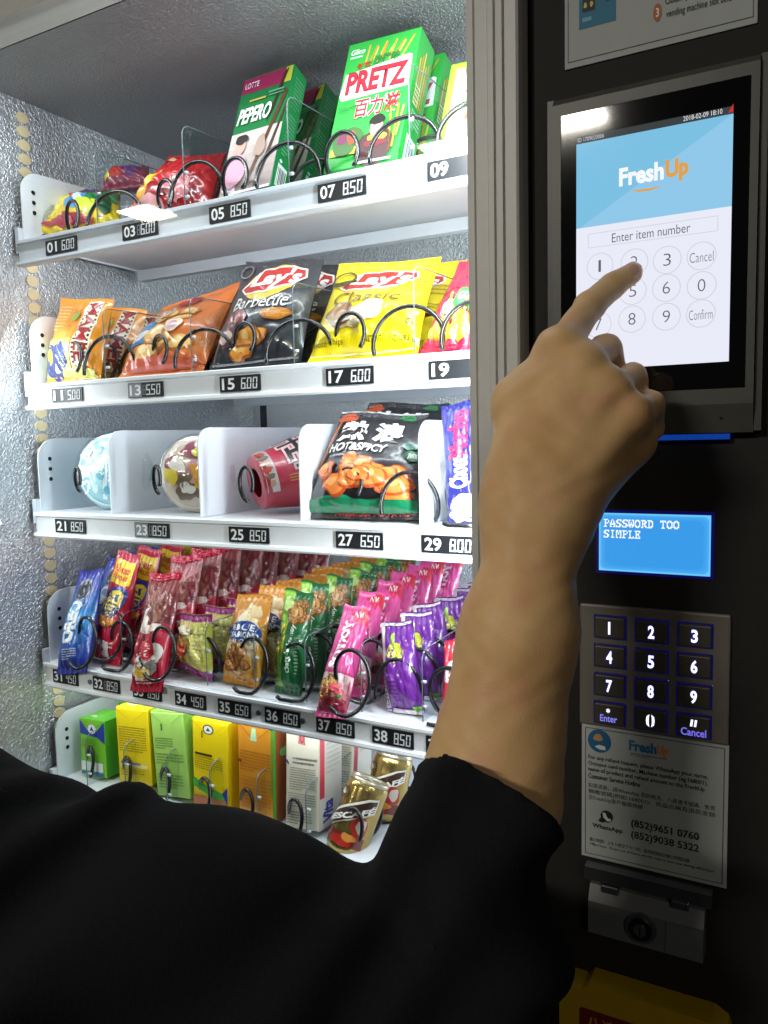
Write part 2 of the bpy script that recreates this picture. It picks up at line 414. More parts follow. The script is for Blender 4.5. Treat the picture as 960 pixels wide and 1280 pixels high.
# side panels (left end of each shelf) with three screw holes
SIDE = {1: [(28, 222), (125, 236)], 2: [(38, 402), (140, 400)], 3: [(50, 556), (146, 547)], 4: [(62, 746), (110, 720)], 5: [(72, 905), (130, 880)]}
for r in range(1, 6):
    fl = FLOOR[r]; top = P(SIDE[r][0][0] + 12, SIDE[r][0][1] - 8, .118).z
    if r == 5: top = fl + (P(74, 740, .118).z - FLOOR[4])
    y0 = .1035; rad = .026; pts = [(y0, fl - .004)]
    for k in range(7):
        a = math.pi - k * math.pi / 12; pts.append((y0 + rad + rad * math.cos(a), top - rad + rad * math.sin(a)))
    if r == 1: pts += [(.25, top + .004), (.295, fl + .03), (.295, fl - .004)]
    else: pts += [(DEPTH[r] - .02, top), (DEPTH[r] - .02, fl - .004)]
    m = MB(); m.prism(pts, 'x', -.8465, -.845, pm('d9dfe6', 'white'))
    for k in range(3):
        z = fl + (top - fl) * (.72 - .14 * k); yy = y0 + .017
        m.prism([(yy + .0026 * math.cos(t), z + .0026 * math.sin(t)) for t in np.linspace(0, 6.28, 13)[:-1]], 'x', -.8449, -.8443, BLACK)
    m.box(-.8525, -.8467, .097, .116, fl - .014, fl + .016, STRIP)
    m.build('side_panel', SHELF[r], (-.845, .1, fl))
# dividers: clear acrylic plates (white sheet metal on the third shelf)
DIV = {1: [(126, 286, 197), (235, 266, 166), (365, 240, 130), (515, 206, 92)], 2: [(136, 478, 390), (244, 468, 381), (371, 456, 358), (521, 446, 337)],
       3: [(146, 648, 546), (257, 652, 541), (382, 657, 541), (530, 662, 535)],
       4: [(110, 842, 725), (158, 850, 790), (207, 858, 800), (263, 868, 800), (323, 876, 806), (386, 884, 800), (455, 896, 810), (531, 906, 806)],
       5: [(112, 968, 930), (160, 978, 930), (212, 990, 945), (267, 1010, 955), (325, 1035, 972), (387, 1065, 985)]}
for r, l in DIV.items():
    for px, yb, yt in l:
        b = P(px, yb, .112); x = b.x; fl = FLOOR[r] + .0005
        top = fl + {1: .088, 2: .082, 3: .098, 4: .070, 5: .066}[r]; y0 = .108 if r != 3 else .1045; ye = {1: .29, 2: .42, 3: .48, 4: .46, 5: .46}[r]
        rad = .02 if r == 3 else .012; pts = [(y0, fl)]
        for k in range(7):
            a = math.pi - k * math.pi / 12; pts.append((y0 + rad + rad * math.cos(a), top - rad + rad * math.sin(a)))
        pts += [(ye, top if r == 3 else top + .006), (ye, fl)]
        m = MB()
        if r == 3:
            m.prism(pts, 'x', x - .0008, x + .0008, pm('dfe5ec', 'white'))
            for q in (.28, .72): m.prism([(y0 + .012 + .0022 * math.cos(t), fl + .098 * q * .8 + .0022 * math.sin(t)) for t in np.linspace(0, 6.28, 11)[:-1]], 'x', x - .0012, x - .0009, BLACK)
        else:
            m.prism(pts, 'x', x - .0009, x + .0009, ACRYL)
            edge = [(x, a, b) for a, b in pts[:-1]]
            m.tube(edge, .0006, ACRYL_EDGE, 5)
            for q in (.2, .55): m.tube([(x - .0025, y0 + .004, fl + .07 * q), (x + .0025, y0 + .004, fl + .07 * q)], .0017, pm('c4c8ca', 'gloss'), 6)
        m.build('divider', SHELF[r], (x, y0, fl))
# spiral coils: (px, py, half width px, half height px, start right?)
WIRE = pm('17181b', 'wire')
COIL = {1: [(69, 275, 12, 31, 1), (123, 270, 31, 38, -1), (186, 245, 14, 28, 1), (226, 233, 29, 40, -1), (274, 221, 20, 33, 1), (341, 206, 35, 38, -1), (410, 191, 25, 37, 1), (490, 174, 41, 40, -1), (574, 155, 38, 40, -1)],
        2: [(73, 453, 12, 28, 1), (116, 451, 26, 34, -1), (180, 443, 13, 27, 1), (236, 442, 32, 34, -1), (287, 427, 17, 27, 1), (356, 434, 37, 38, -1), (421, 420, 22, 33, 1), (496, 421, 42, 43, -1), (577, 414, 36, 42, -1)],
        3: [(94, 600, 4, 15, 1), (193, 600, 5, 18, 1), (305, 606, 9, 22, 1), (420, 610, 20, 23, 1), (497, 630, 32, 38, -1), (577, 626, 36, 39, 0)],
        4: [(94, 806, 14, 30, 0), (138, 812, 17, 30, 0), (190, 820, 17, 31, 0), (235, 824, 20, 27, -1), (304, 836, 20, 33, 0), (360, 846, 23, 36, 0), (428, 857, 25, 38, 0), (487, 868, 26, 37, -1), (552, 880, 28, 38, 0)],
        5: [(99, 964, 6, 23, 1), (145, 977, 7, 23, 1), (193, 991, 8, 23, 1), (243, 1004, 9, 23, 1), (296, 1019, 10, 23, 1), (357, 1033, 11, 24, 1), (432, 1045, 12, 24, 1)]}
for r, l in COIL.items():
    for px, py, rx, ry, st in l:
        y0 = {1: .090, 2: .090, 3: .094, 4: .098, 5: .1045}[r]
        if r == 4 and px in (94, 190, 428): y0 = .072
        c = P(px, py, y0); a = (P(px + rx, py, y0).x - P(px - rx, py, y0).x) / 2
        cz = FLOOR[r]; hz = (P(px, py - ry, y0).z - P(px, py + ry, y0).z) / 2
        pts = []; dirn = 1 if st >= 0 else -1; pitch = .042 if r in (4, 5) else .008 if r == 3 and px < 310 else .055
        t0 = {1: -.45, -1: -.45, 0: -2.3}[st]; turns = .85 if r == 3 and px < 310 else 4
        n = int(turns * 28)
        for k in range(n):
            t = t0 + 2 * math.pi * turns * k / n
            ph = (t + math.pi / 2) / (2 * math.pi); fr = ph - math.floor(ph)
            s_ = fr + .10 * math.sin(2 * math.pi * fr) * 1.2
            y = y0 + pitch * max(0, math.floor(ph) + s_ - .05)
            pts.append((c.x + dirn * a * math.cos(t), y, max(c.z + hz * math.sin(t), cz + .003)))
        m = MB(); m.tube(pts, .0022, WIRE, 7); m.build('coil', SHELF[r], (c.x, y0, cz))

# ================================================================== THE GOODS
def corners(q, Yb, lean=None, square=False):
    bl, br, tr, tl = q
    B, Br = P(*bl, Yb), P(*br, Yb)
    if lean is None:
        lean = .5 * (solve_y(*tl, B.x) + solve_y(*tr, Br.x)) - Yb
        lean = max(-.01, min(.085, lean))
    return B, Br, P(*tr, Yb + lean), P(*tl, Yb + lean)
def bag(q, th, base, items, Yb=.12, lean=None, seal=.075, wr=1.0, kind='film', crimp=None, seed=0, puff=.5, edgew=.0):
    B, Br, Tr, Tl = corners(q, Yb, lean)
    su, sv = (Br - B).length, (Tl - B).length
    n = ((Br - B).cross(Tl - B)).normalized()
    rd = random.Random(seed); ph = [rd.uniform(0, 6.28) for _ in range(8)]; off = Vector((seed * 3.1, seed * 1.7, 0))
    def prof(u, v):
        a = max(0, 4 * u * (1 - u)) ** puff
        t = (v - seal * .8) / (1 - 1.6 * seal)
        b = 0 if not 0 < t < 1 else ((1 - (1 - t / .38) ** 2) ** .6 if t < .38 else 1 - .93 * ((t - .38) / .62) ** 1.35)
        return a * b
    def raw(u, v, side):
        pin = 1 - .05 * math.sin(math.pi * min(1, max(0, v)))
        uu = .5 + (u - .5) * pin
        zz = (.5 - abs(v - .5))
        vv = v + .012 * math.sin(3.1 * u * 2 + ph[0]) * (1 if v > .5 else .3)
        base_ = B * (1 - uu) * (1 - vv) + Br * uu * (1 - vv) + Tr * uu * vv + Tl * (1 - uu) * vv
        h = th * prof(u, v)
        e = math.exp(-max(0, zz - seal) / .10)
        wv = .0016 * wr * e * math.sin(2 * math.pi * 6 * u + ph[1] + 2 * v) * min(1, prof(u, v) * 4 + .25)
        nz = noise.noise(Vector((u * 3.2, v * 3.8, seed * .37)) + off); nz2 = noise.noise(Vector((u * 7 + 2.5 * v, v * 5, 3.3)) + off)
        wv += .0042 * wr * (th / .02) ** .5 * (nz * abs(nz) ** .2) * min(1, prof(u, v) * 1.6)
        wv -= .0042 * wr * (.28 - min(.28, abs(nz2))) ** 1.3 * 3 * min(1, prof(u, v) * 1.6)
        if zz < seal * .8: wv += .0005 * math.sin(2 * math.pi * v * 95)
        return base_ + n * side * (h + wv * (1 if side > 0 else .6) + .0004)
    def S(u, v):
        p = raw(u, v, 1); d = .012
        a = raw(min(1, u + d), v, 1) - raw(max(0, u - d), v, 1); b = raw(u, min(1, v + d), 1) - raw(u, max(0, v - d), 1)
        return p, a.cross(b).normalized()
    m = MB(); nu, nv = 34, 44
    for side, col in ((1, base), (-1, crimp or base)):
        vs = [raw(i / nu, j / nv, side) for j in range(nv + 1) for i in range(nu + 1)]
        fs = [(j * (nu + 1) + i, j * (nu + 1) + i + 1, (j + 1) * (nu + 1) + i + 1, (j + 1) * (nu + 1) + i) for j in range(nv) for i in range(nu)]
        if side < 0: fs = [f[::-1] for f in fs]
        m.add(vs, fs, pm(col, kind), True)
    draw(m, items, S, su, sv, 'ink' if kind == 'film' else kind)
    m.keep = True; m.org = (B + Br) / 2
    return m
def carton(q, depth, base, items, Yb=.12, lean=None, side=None, side_items=(), top=None, top_items=(), kind='card', lift=0, left_items=(), r=.0009):
    B, Br, Tr, Tl = corners(q, Yb, lean)
    ux = (Br - B + Tr - Tl) / 2; vz = (Tl - B + Tr - Br) / 2; c = (B + Br + Tr + Tl) / 4
    vz = vz - ux * (vz.dot(ux) / ux.length_squared) * .8
    o = c - ux / 2 - vz / 2; n = ux.cross(vz).normalized()
    bm = bmesh.new()
    vs = [bm.verts.new(o + ux * a + vz * b - n * (depth * d)) for a in (0, 1) for b in (0, 1) for d in (0, 1)]
    for f in ((0, 1, 3, 2), (4, 6, 7, 5), (0, 4, 5, 1), (2, 3, 7, 6), (0, 2, 6, 4), (1, 5, 7, 3)): bm.faces.new([vs[i] for i in f])
    bmesh.ops.recalc_face_normals(bm, faces=bm.faces)
    bmesh.ops.bevel(bm, geom=bm.edges[:], offset=r, segments=2, profile=.5, affect='EDGES')
    m = MB(); m.bm(bm, pm(base, kind), False)
    S, su, sv = plane_S(o, ux, vz); draw(m, items, S, su, sv, kind, L=None, base=.0002)
    sd = -n * depth
    if side: side_items = [Q(.01, .008, .99, .992, side)] + list(side_items)
    if side_items: S, a, b = plane_S(o + ux, sd, vz); draw(m, list(side_items), S, a, b, kind, L=None, base=.0002)
    if left_items: S, a, b = plane_S(o + sd, -sd, vz); draw(m, list(left_items), S, a, b, kind, L=None, base=.0002)
    if top: top_items = [Q(.01, .008, .99, .992, top)] + list(top_items)
    if top_items: S, a, b = plane_S(o + vz, ux, sd); draw(m, list(top_items), S, a, b, kind, L=None, base=.0002)
    m.keep = True; m.org = o + ux / 2
    return m
ORD = ['', 'second', 'third', 'fourth', 'fifth', 'sixth', 'seventh', 'eighth', 'ninth']
def goods(m, name, cat, desc, where, group, n=1, pitch=.05, jit=.003, dz=0):
    fl = FLOOR[[k for k, q in ((1, 'top shelf'), (2, 'second shelf'), (3, 'third shelf'), (4, 'fourth shelf'), (5, 'bottom shelf')) if q in where][0]]
    lowest = min(m.v, key=lambda v: v[2]); sink = max(0, fl + .0006 - lowest[2]); front = sink if lowest[1] > .0945 else 0
    o = m.build(name, None, m.org); o.location.z += front; tag(o, '%s, front of %s' % (desc, where) if n > 1 else '%s in %s' % (desc, where), cat, group if n > 1 else None)
    for k in range(1, n):
        c = o.copy(); COL.objects.link(c); rd = random.Random(k * 31 + len(name + desc))
        c.location = Vector(m.org) + Vector((rd.uniform(-jit, jit), pitch * k, sink + dz * k + abs(rd.uniform(-jit, jit)) * .6)); c.rotation_euler = (rd.uniform(-.05, .09), rd.uniform(-.05, .05), rd.uniform(-.12, .12))
        c['label'] = '%s, %s in %s' % (desc, ORD[k], where); c['group'] = group
    return o
def noidea(): pass
# ---------------- top shelf
it = [('S', vgrad(0, .0, 1, .5, 'e2c412', 'd8b820', 5)[0][1]), blob(.2, .45, .14, .25, 'f4e04a', 1), blob(.12, .3, .09, .16, '8c8a74', 2), blob(.62, .72, .36, .22, '3b5f37', 7), blob(.80, .60, .17, .3, '0f7a3c', 3), blob(.60, .84, .26, .10, '4a2c6b', 4),
      blob(.52, .44, .17, .22, '3b8fd6', 5, .12), blob(.52, .5, .08, .1, 'dbe9f4', 6), blob(.60, .34, .06, .1, 'cfe4f5', 9), blob(.70, .28, .12, .12, 'c7d836', 8), blob(.36, .7, .1, .12, 'd24a2a', 10), blob(.45, .12, .3, .05, 'a3243a', 12), blob(.88, .34, .07, .22, '0a4a2a', 13),
      blob(.78, .78, .08, .08, 'd8463c', 15), Q(.05, .0, .4, .05, '2b2a7c')]
goods(bag([(43, 300), (152, 284), (150, 236), (92, 240)], .026, 'dcbc18', it, Yb=.13, lean=.075, seed=3, wr=1.8, seal=.06), 'snack_bag', 'snack bag', 'small yellow and green foil bag lying low', 'leftmost coil, top shelf', 'foil bags in the leftmost top coil', 1)
it = [blob(.4, .5, .3, .3, 'c8382a', 1), blob(.7, .5, .2, .25, '5a2a6a', 2), blob(.3, .6, .15, .2, 'd8b020', 3), blob(.15, .4, .12, .2, 'e0d040', 5), blob(.55, .75, .2, .1, 'f0e0d0', 8)]
goods(bag([(128, 240), (190, 232), (186, 207), (136, 212)], .018, '8a2f4a', it, Yb=.20, lean=.03, seed=5, wr=1.5), 'snack_bag', 'snack bag', 'purple and red foil bag half hidden behind the yellow bag', 'leftmost coil, top shelf', '', 1)
it = [blob(.5, .6, .46, .3, 'b81d24', 1, .1), blob(.22, .4, .12, .22, 'd89a20', 2), blob(.2, .42, .07, .12, 'f0c848', 3), T('Snack', (.38, .78, .92, .93), 'd7d3cc', .02, .2), Q(.08, .82, .3, .9, 'd0a880'), blob(.66, .25, .16, .12, 'd8838a', 6), fine(.55, .32, .85, .44, 3, 'e8b8b8', 2)[0], blob(.32, .12, .2, .07, 'e0a0a4', 11)]
it = [x for x in it if not (x[0] == 'T')]
goods(bag([(154, 283), (263, 267), (283, 196), (212, 200)], .024, '9c1a20', it, Yb=.125, lean=.06, seed=8, wr=1.8), 'snack_bag', 'snack bag', 'crumpled dark red shiny foil bag', 'second place, top shelf', 'red foil bags on the top shelf', 2, .065)
# chocolate stick box
it = [Q(.01, .86, .86, .99, '8e1f4c'), Q(.86, .86, .99, .99, 'b6b83a'), ('S', vgrad(.01, .008, .99, .52, '8d7b7a', 'd0c8c0', 8)[0][1]),
      G([(.62, .0), (.72, .0), (1, .62), (1, .70)], '46291f'), G([(.66, .55), (.76, .66), (.92, .98), (.84, .95)], '3a2018'), G([(.42, .0), (.5, .0), (.98, .78), (.92, .80)], '5b3624'),
      T('LOTTE', (.08, .895, .36, .945), 'e9c9d6', .02), Q(.24, .77, .56, .785, 'c7b24a'), Q(.60, .80, .9, .815, '5d9a74'), Q(.62, .775, .9, .785, '5d9a74'),
      T('PEPERO', (.07, .585, .72, .72), 'f6f8f6', .03, .25), E(.26, .40, .10, .075, 'caa193'), blob(.26, .45, .115, .045, '2b211f', 4, .15), blob(.24, .2, .2, .15, 'd69bb0', 7, .12), blob(.66, .36, .09, .1, 'a88f84', 3), blob(.20, .06, .14, .06, 'e8d9dc', 5), fine(.5, .03, .75, .09, 3, '6b5b55', 3)[0], Q(.30, .008, .99, .028, 'dfe7e2')]
sd = [Q(.2, .05, .86, .22, 'eef2ee')] + [Q(.26 + k * .09, .06, .26 + k * .09 + (.05 if k % 2 else .03), .19, '202422') for k in range(6)] + fine(.2, .28, .8, .62, 12, '7fc096', 4) + fine(.2, .66, .8, .92, 9, '6db387', 5) + [E(.28, .235, .1, .012, 'd8ece0')]
goods(carton([(271, 249), (336, 238), (370, 77), (307, 103)], .024, '14713a', it, Yb=.125, side='16803f', side_items=sd, top='16803f'), 'biscuit_box', 'box', 'slim green maroon box of chocolate sticks', 'third place, top shelf', 'green slim boxes of chocolate sticks', 3, .052, .002)
# biscuit stick box
st = lambda a, b, c, d, w, col: G([(a - w, b), (a + w, b), (c + w, d), (c - w, d)], col)
it = [('S', [st(.30 + .055 * k, .80 + .012 * (k % 3), .34 + .062 * k + (.03 if k % 2 else -.02), .955 - .015 * (k % 3), .012, ['d9a545', 'c98c2c', 'e8bd62'][k % 3]) for k in range(10)]),
      T('Glico', (.06, .90, .26, .945), 'f2f6f0', .02, .2), Q(.06, .87, .24, .885, 'bfe3c4'),
      G([(.02, .575), (.06, .535), (.97, .555), (.95, .79), (.90, .805), (.05, .745)], 'f4f1ee'), G([(.04, .60), (.07, .555), (.95, .572), (.935, .776), (.90, .787), (.06, .728)], 'eee8ea'),
      T('PRETZ', (.09, .575, .92, .755), '6e1a24', .045), T('PRETZ', (.095, .583, .915, .748), 'c3293a', .015),
      T('鮮蔬', (.2, .76, .40, .815), 'b7301e', .03), T('沙律味', (.42, .775, .78, .85), '2c7a3a', .03), 
      T('百力滋', (.28, .365, .90, .525), 'f3efe6', .07), T('百力滋', (.285, .37, .895, .52), 'b11f2e', .02),
      fine(.06, .435, .36, .48, 2, '27553a', 8)[0],
      blob(.27, .2, .2, .10, '3d6b2e', 2), blob(.2, .22, .06, .05, '7a2a5a', 3), blob(.33, .22, .06, .05, 'c04a2a', 5), Q(.06, .1, .42, .155, 'f0e54a'), T('蔬菜', (.12, .112, .36, .145), '2e5a2a', .02),
      blob(.66, .12, .26, .13, '4a2a2c', 6, .1), blob(.68, .19, .12, .04, 'c9a63a', 8, .2), blob(.66, .15, .14, .03, '7c1f2a', 4), E(.65, .27, .085, .07, 'd2a58c'), blob(.65, .325, .10, .04, '1d1817', 3, .15), Q(.61, .285, .635, .291, '2a1d18'), Q(.665, .285, .69, .291, '2a1d18'), E(.65, .245, .025, .006, 'a8604f', 10),
      st(.86, .08, .80, .40, .012, 'd9a545'), st(.9, .1, .90, .42, .012, 'c98c2c'), st(.93, .18, .97, .40, .012, 'e8bd62'), Q(.42, .01, .92, .028, 'd8efd8')]
sd = [Q(.25, .05, .85, .24, 'eef2ee')] + [Q(.30 + k * .07, .06, .30 + k * .07 + (.04 if k % 2 else .022), .21, '202422') for k in range(7)] + [('S', [st(.2 + .12 * k, .45, .22 + .13 * k, .8 + .04 * (k % 3), .03, ['d9a545', 'c98c2c', 'e8bd62'][k % 3]) for k in range(5)])] + fine(.2, .28, .8, .42, 5, 'd6f0d6', 4) + fine(.15, .44, .5, .6, 5, 'e8f4e0', 6)
goods(carton([(404, 224), (500, 208), (524, 42), (437, 65)], .032, '33ad45', it, Yb=.125, side='2fa342', side_items=sd, top='2fa342'), 'biscuit_box', 'box', 'wide green box of biscuit sticks', 'fourth place, top shelf', 'wide green boxes of biscuit sticks', 3, .055, .002)
it = [Q(.12, .02, .98, .93, '8f7f6c'), blob(.5, .55, .36, .3, 'a59888', 2), blob(.62, .4, .2, .14, 'd8513c', 3), blob(.36, .45, .13, .16, '7db26a', 4), blob(.7, .62, .18, .12, 'e7a77c', 6), blob(.45, .2, .3, .1, 'bdb38a', 7), blob(.6, .78, .3, .08, 'b99f8c', 9), st(.2, .7, .55, .9, .02, 'b5aea4'), st(.3, .6, .75, .85, .02, 'a98f78')]
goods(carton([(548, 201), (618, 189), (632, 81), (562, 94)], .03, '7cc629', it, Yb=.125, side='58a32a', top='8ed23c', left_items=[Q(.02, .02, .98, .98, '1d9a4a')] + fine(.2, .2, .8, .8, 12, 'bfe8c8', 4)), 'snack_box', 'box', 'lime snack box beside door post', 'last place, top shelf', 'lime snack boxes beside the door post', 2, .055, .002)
# ---------------- second shelf
chk = [('S', [Q(.62 + (.19 if s_ else 0) - .01, .18 + k * .052, .655 + (.19 if s_ else 0) - .01, .206 + k * .052, '20180f') for k in range(15) for s_ in (0, 1)])]
it = [Q(.60, .16, .86, .96, 'f3ead0')] + chk + [T('MAMEE', (.645, .20, .81, .93), 'a51f2a', .03, 0, -1), ('S', vgrad(.0, .05, .58, .46, 'd8dc86', 'e2d86a', 4)[0][1]), blob(.25, .22, .22, .22, '23306f', 4, .3), blob(.18, .26, .06, .09, 'e8b534', 7), blob(.42, .32, .08, .1, '2b3f8c', 9), G([(.27, .10), (.36, .10), (.31, .19)], 'e9ecf0'),
      fine(.10, .56, .34, .9, 8, 'f2d9a0', 6)[0], fine(.36, .6, .55, .86, 6, 'b8802a', 7)[0], blob(.5, .74, .05, .06, '86a84a', 3), blob(.75, .08, .25, .06, 'dfe07a', 5)]
goods(bag([(59, 481), (126, 478), (143, 377), (76, 374)], .020, 'e8962a', it, seed=11, wr=.8), 'snack_bag', 'snack bag', 'orange noodle snack bag with red lettering', 'first place, second shelf', 'orange noodle snack bags', 3, .052, dz=-.004)
it = [('S', vgrad(0, .0, 1, .3, 'd06030', 'df8a40', 4)[0][1]), *heap(.3, .18, .8, .62, ['b5671f', 'e3b56a', 'f2d7a0'], 12, .13, 5, .6), Q(.03, .26, .36, .54, '2a6fae'), Q(.05, .29, .34, .51, '3d8bc9'), blob(.2, .36, .12, .06, 'eef0ee', 4), fine(.08, .42, .3, .5, 2, 'eef4fa', 3)[0], E(.33, .66, .13, .09, '8c1f2a'), RING(.33, .66, .13, .09, .2, 'efe6de', 24), T('脆', (.26, .62, .40, .71), 'f4e6d6', .02), E(.52, .83, .15, .075, 'b7262c'), RING(.52, .83, .15, .075, .14, 'f2d8c0', 24), fine(.40, .80, .64, .87, 2, 'f6ece0', 5)[0], G([(.02, .62), (.2, .8), (.22, .86), (.02, .66)], 'd9cf3a'), blob(.62, .40, .09, .08, 'f0dcc0', 8), E(.62, .4, .05, .045, 'c9a0b0', 12), blob(.5, .08, .4, .05, 'd0604a', 9)]
goods(bag([(147, 477), (254, 467), (303, 354), (203, 388)], .026, 'd87430', it, seed=14, wr=.6), 'snack_bag', 'snack bag', 'orange cracker bag with blue label', 'second place, second shelf', 'orange cracker bags', 2, .06, dz=-.004)
def lays(name, swoosh, sub, body, subcol, c, k):
    f = lambda u, v: (.5 + (u - .5) * .92, c + (v - .81) * k)
    g = lambda pts, col: G([f(*p) for p in pts], col)
    return [E(.5, f(0, .78)[1], .32, .185 * k, 'f0c53a', 28, .12), E(.5, f(0, .80)[1], .28, .145 * k, 'e9a82a', 28, .12), E(.5, f(0, .73)[1], .26, .07 * k, 'f7dc7c', 20),
            g([(.10, .72), (.2, .80), (.30, .93), (.62, .95), (.90, .90), (.93, .81), (.80, .72), (.45, .66), (.2, .66)], 'f3ede6'),
            g([(.13, .72), (.23, .80), (.32, .915), (.62, .932), (.88, .885), (.905, .815), (.79, .735), (.45, .68), (.21, .675)], swoosh),
            T(name, f(.22, .69) + f(.86, .905), 'fbfbf8', .035, .15), T(sub, (.14, c - .27 * k - .04, .80, c - .18 * k), subcol, .005, .1)]
it = lays("Lay's", 'b3261e', 'Barbecue', '2c2d33', 'e9e9ea', .78, 1.0) + [blob(.2, .3, .16, .14, '5d2a2c', 2), blob(.25, .4, .12, .07, '8a3a35', 3), blob(.16, .24, .08, .06, 'c9b0a8', 4), *heap(.36, .12, .62, .24, ['9a5316', 'd98f33', 'eab765'], 4, .13, 4, .55), ('S', [blob(.70, .40, .15, .06, 'b06a1c', 8), blob(.70, .41, .13, .05, 'dd9c3d', 8)]), RING(.10, .88, .09, .07, .22, '6f7176', 20), Q(.04, .03, .98, .045, '8a8c90')]
goods(bag([(261, 465), (376, 453), (406, 324), (308, 327)], .018, '2e3036', it, seed=17, wr=.55), 'chip_bag', 'snack bag', 'charcoal crisp bag with red banner', 'third place, second shelf', 'charcoal crisp bags', 2, .06, dz=.002)
it = lays("Lay's", 'b3261e', 'Classic', 'f2dc1c', '6a5a10', .745, .86) + [*heap(.34, .30, .62, .42, ['c9b48a', 'e9dcb8', 'f7f0da'], 4, .14, 6, .6), blob(.28, .36, .15, .11, '7a5630', 5), blob(.26, .38, .12, .08, '9a7446', 6), RING(.16, .76, .13, .09, .2, '4a4410', 20), Q(.03, .71, .30, .745, '4a4410'), fine(.80, .58, .98, .72, 3, '6a5f10', 8)[0], fine(.74, .40, .92, .5, 3, '6a5f10', 9)[0], T('Potato Chips', (.03, .10, .36, .155), '5a4e0e', .01), T('NET WT. 1 OZ. (28.3 g)', (.56, .10, .98, .155), '4a4410', .01), Q(.03, .045, .97, .065, 'f7f4c0'), RING(.92, .27, .03, .03, .3, '4a4410', 14)]
goods(bag([(384, 460), (522, 448), (552, 326), (424, 335)], .020, 'f0da12', it, seed=21, wr=.5), 'chip_bag', 'snack bag', 'bright yellow crisp bag with red banner', 'fourth place, second shelf', 'yellow crisp bags', 2, .06)
it = [('S', vgrad(0, .5, 1, 1, 'c71f4a', 'd4214d', 3)[0][1]), *heap(.15, .12, .75, .30, ['c98a1e', 'efc84a', 'f8e28a'], 9, .11, 8, .5), ('S', [st(.22 + .06 * k, .1, .34 + .06 * k, .42, .012, ['e9bb3c', 'f6dd80', 'd89c28'][k % 3]) for k in range(6)]), blob(.62, .37, .22, .13, '3f9a4c', 3, .15), T('GRUNCH', (.46, .32, .8, .40), 'f3f6e8', .03), E(.30, .30, .10, .075, 'e8e3ea'), RING(.30, .30, .085, .062, .2, '4a3a6a', 16), blob(.72, .66, .12, .14, 'd8a02c', 8), blob(.2, .04, .3, .05, 'b81d3a', 4)]
it[4] = T('CRUNCHY', (.46, .33, .8, .40), 'f3f6e8', .03)
goods(bag([(526, 449), (618, 442), (662, 322), (575, 332)], .024, 'cc1f48', it, seed=24, wr=1.3, lean=.08), 'snack_bag', 'snack bag', 'crimson snack bag beside door post', 'last place, second shelf', 'crimson snack bags', 2, .06)
# ---------------- third shelf
def tub(px, py, r_px, Yc, depth, cols, name, desc, where, seed, yaw, lid_items):
    c = P(px, py, Yc); r = (P(px, py - r_px, Yc).z - P(px, py + r_px, Yc).z) / 2
    c.z = FLOOR[3] + r + .001
    a = Vector((math.sin(yaw), -math.cos(yaw), .10)).normalized()           # axis of the tub lying on its side, lid towards the glass
    ux = Vector((math.cos(yaw), math.sin(yaw), 0)); vz = a.cross(ux) * -1
    if vz.z < 0: vz = -vz
    o = empty(name, (c.x, c.y, FLOOR[3])); tag(o, '%s in %s' % (desc, where), 'tub')
    def lathe(prof, mat, m, n=48):
        vs = [c + a * h + (ux * math.cos(2 * math.pi * k / n) + vz * math.sin(2 * math.pi * k / n)) * rr for h, rr in prof for k in range(n)]
        fs = [(i * n + k, i * n + (k + 1) % n, (i + 1) * n + (k + 1) % n, (i + 1) * n + k) for i in range(len(prof) - 1) for k in range(n)]
        m.add(vs, fs, mat, True)
    m = MB(); lathe([(-depth, 0.0), (-depth, r * .70), (-depth * .5, r * .82), (0, r * .93), (.002, r * .99)], pm(cols[0], 'film'), m)
    b = m.build('cup', o)
    m = MB(); lathe([(.001, r * 1.0), (.004, r * 1.01), (.006, r * .99), (.0055, r * .94), (.009, r * .9), (.014, r * .6), (.016, .0001)], pm(cols[1], 'film'), m)
    def S(u, v):
        du, dv = (u - .5) * 2, (v - .5) * 2; q = min(1, math.hypot(du, dv)); return c + ux * (du * r * .97) + vz * (dv * r * .97) + a * (.0165 - .0105 * q ** 2.2), a
    draw(m, lid_items, S, 2 * r, 2 * r, 'ink', L=.008); m.keep = True
    m.build('lid', o)
    m = MB(); n = 64; prof = [(-depth * 1.04, r * .02), (-depth * 1.03, r * .74), (-depth * .5, r * .88), (-.004, r * 1.02), (.010, r * 1.04), (.016, r * .96), (.020, r * .6), (.0215, r * .02)]
    pr2 = []
    for a_, b_ in zip(prof[:-1], prof[1:]): pr2 += [(a_[0] + (b_[0] - a_[0]) * q / 5, a_[1] + (b_[1] - a_[1]) * q / 5) for q in range(5)]
    pr2.append(prof[-1]); vs = []
    for i, (h_, rr) in enumerate(pr2):
        for k in range(n):
            t_ = 2 * math.pi * k / n; d_ = (ux * math.cos(t_) + vz * math.sin(t_)); nz = noise.noise(Vector((d_.x * 4 + seed * 9, d_.z * 4, h_ * 70)))
            vs.append(c + a * (h_ + .002 * abs(nz)) + d_ * max(rr + .0022 * abs(nz) - .0004, .0002))
    m.add(vs, [(i * n + k, i * n + (k + 1) % n, (i + 1) * n + (k + 1) % n, (i + 1) * n + k) for i in range(len(pr2) - 1) for k in range(n)], WRAP, True); m.build('clear_wrap', o); return o
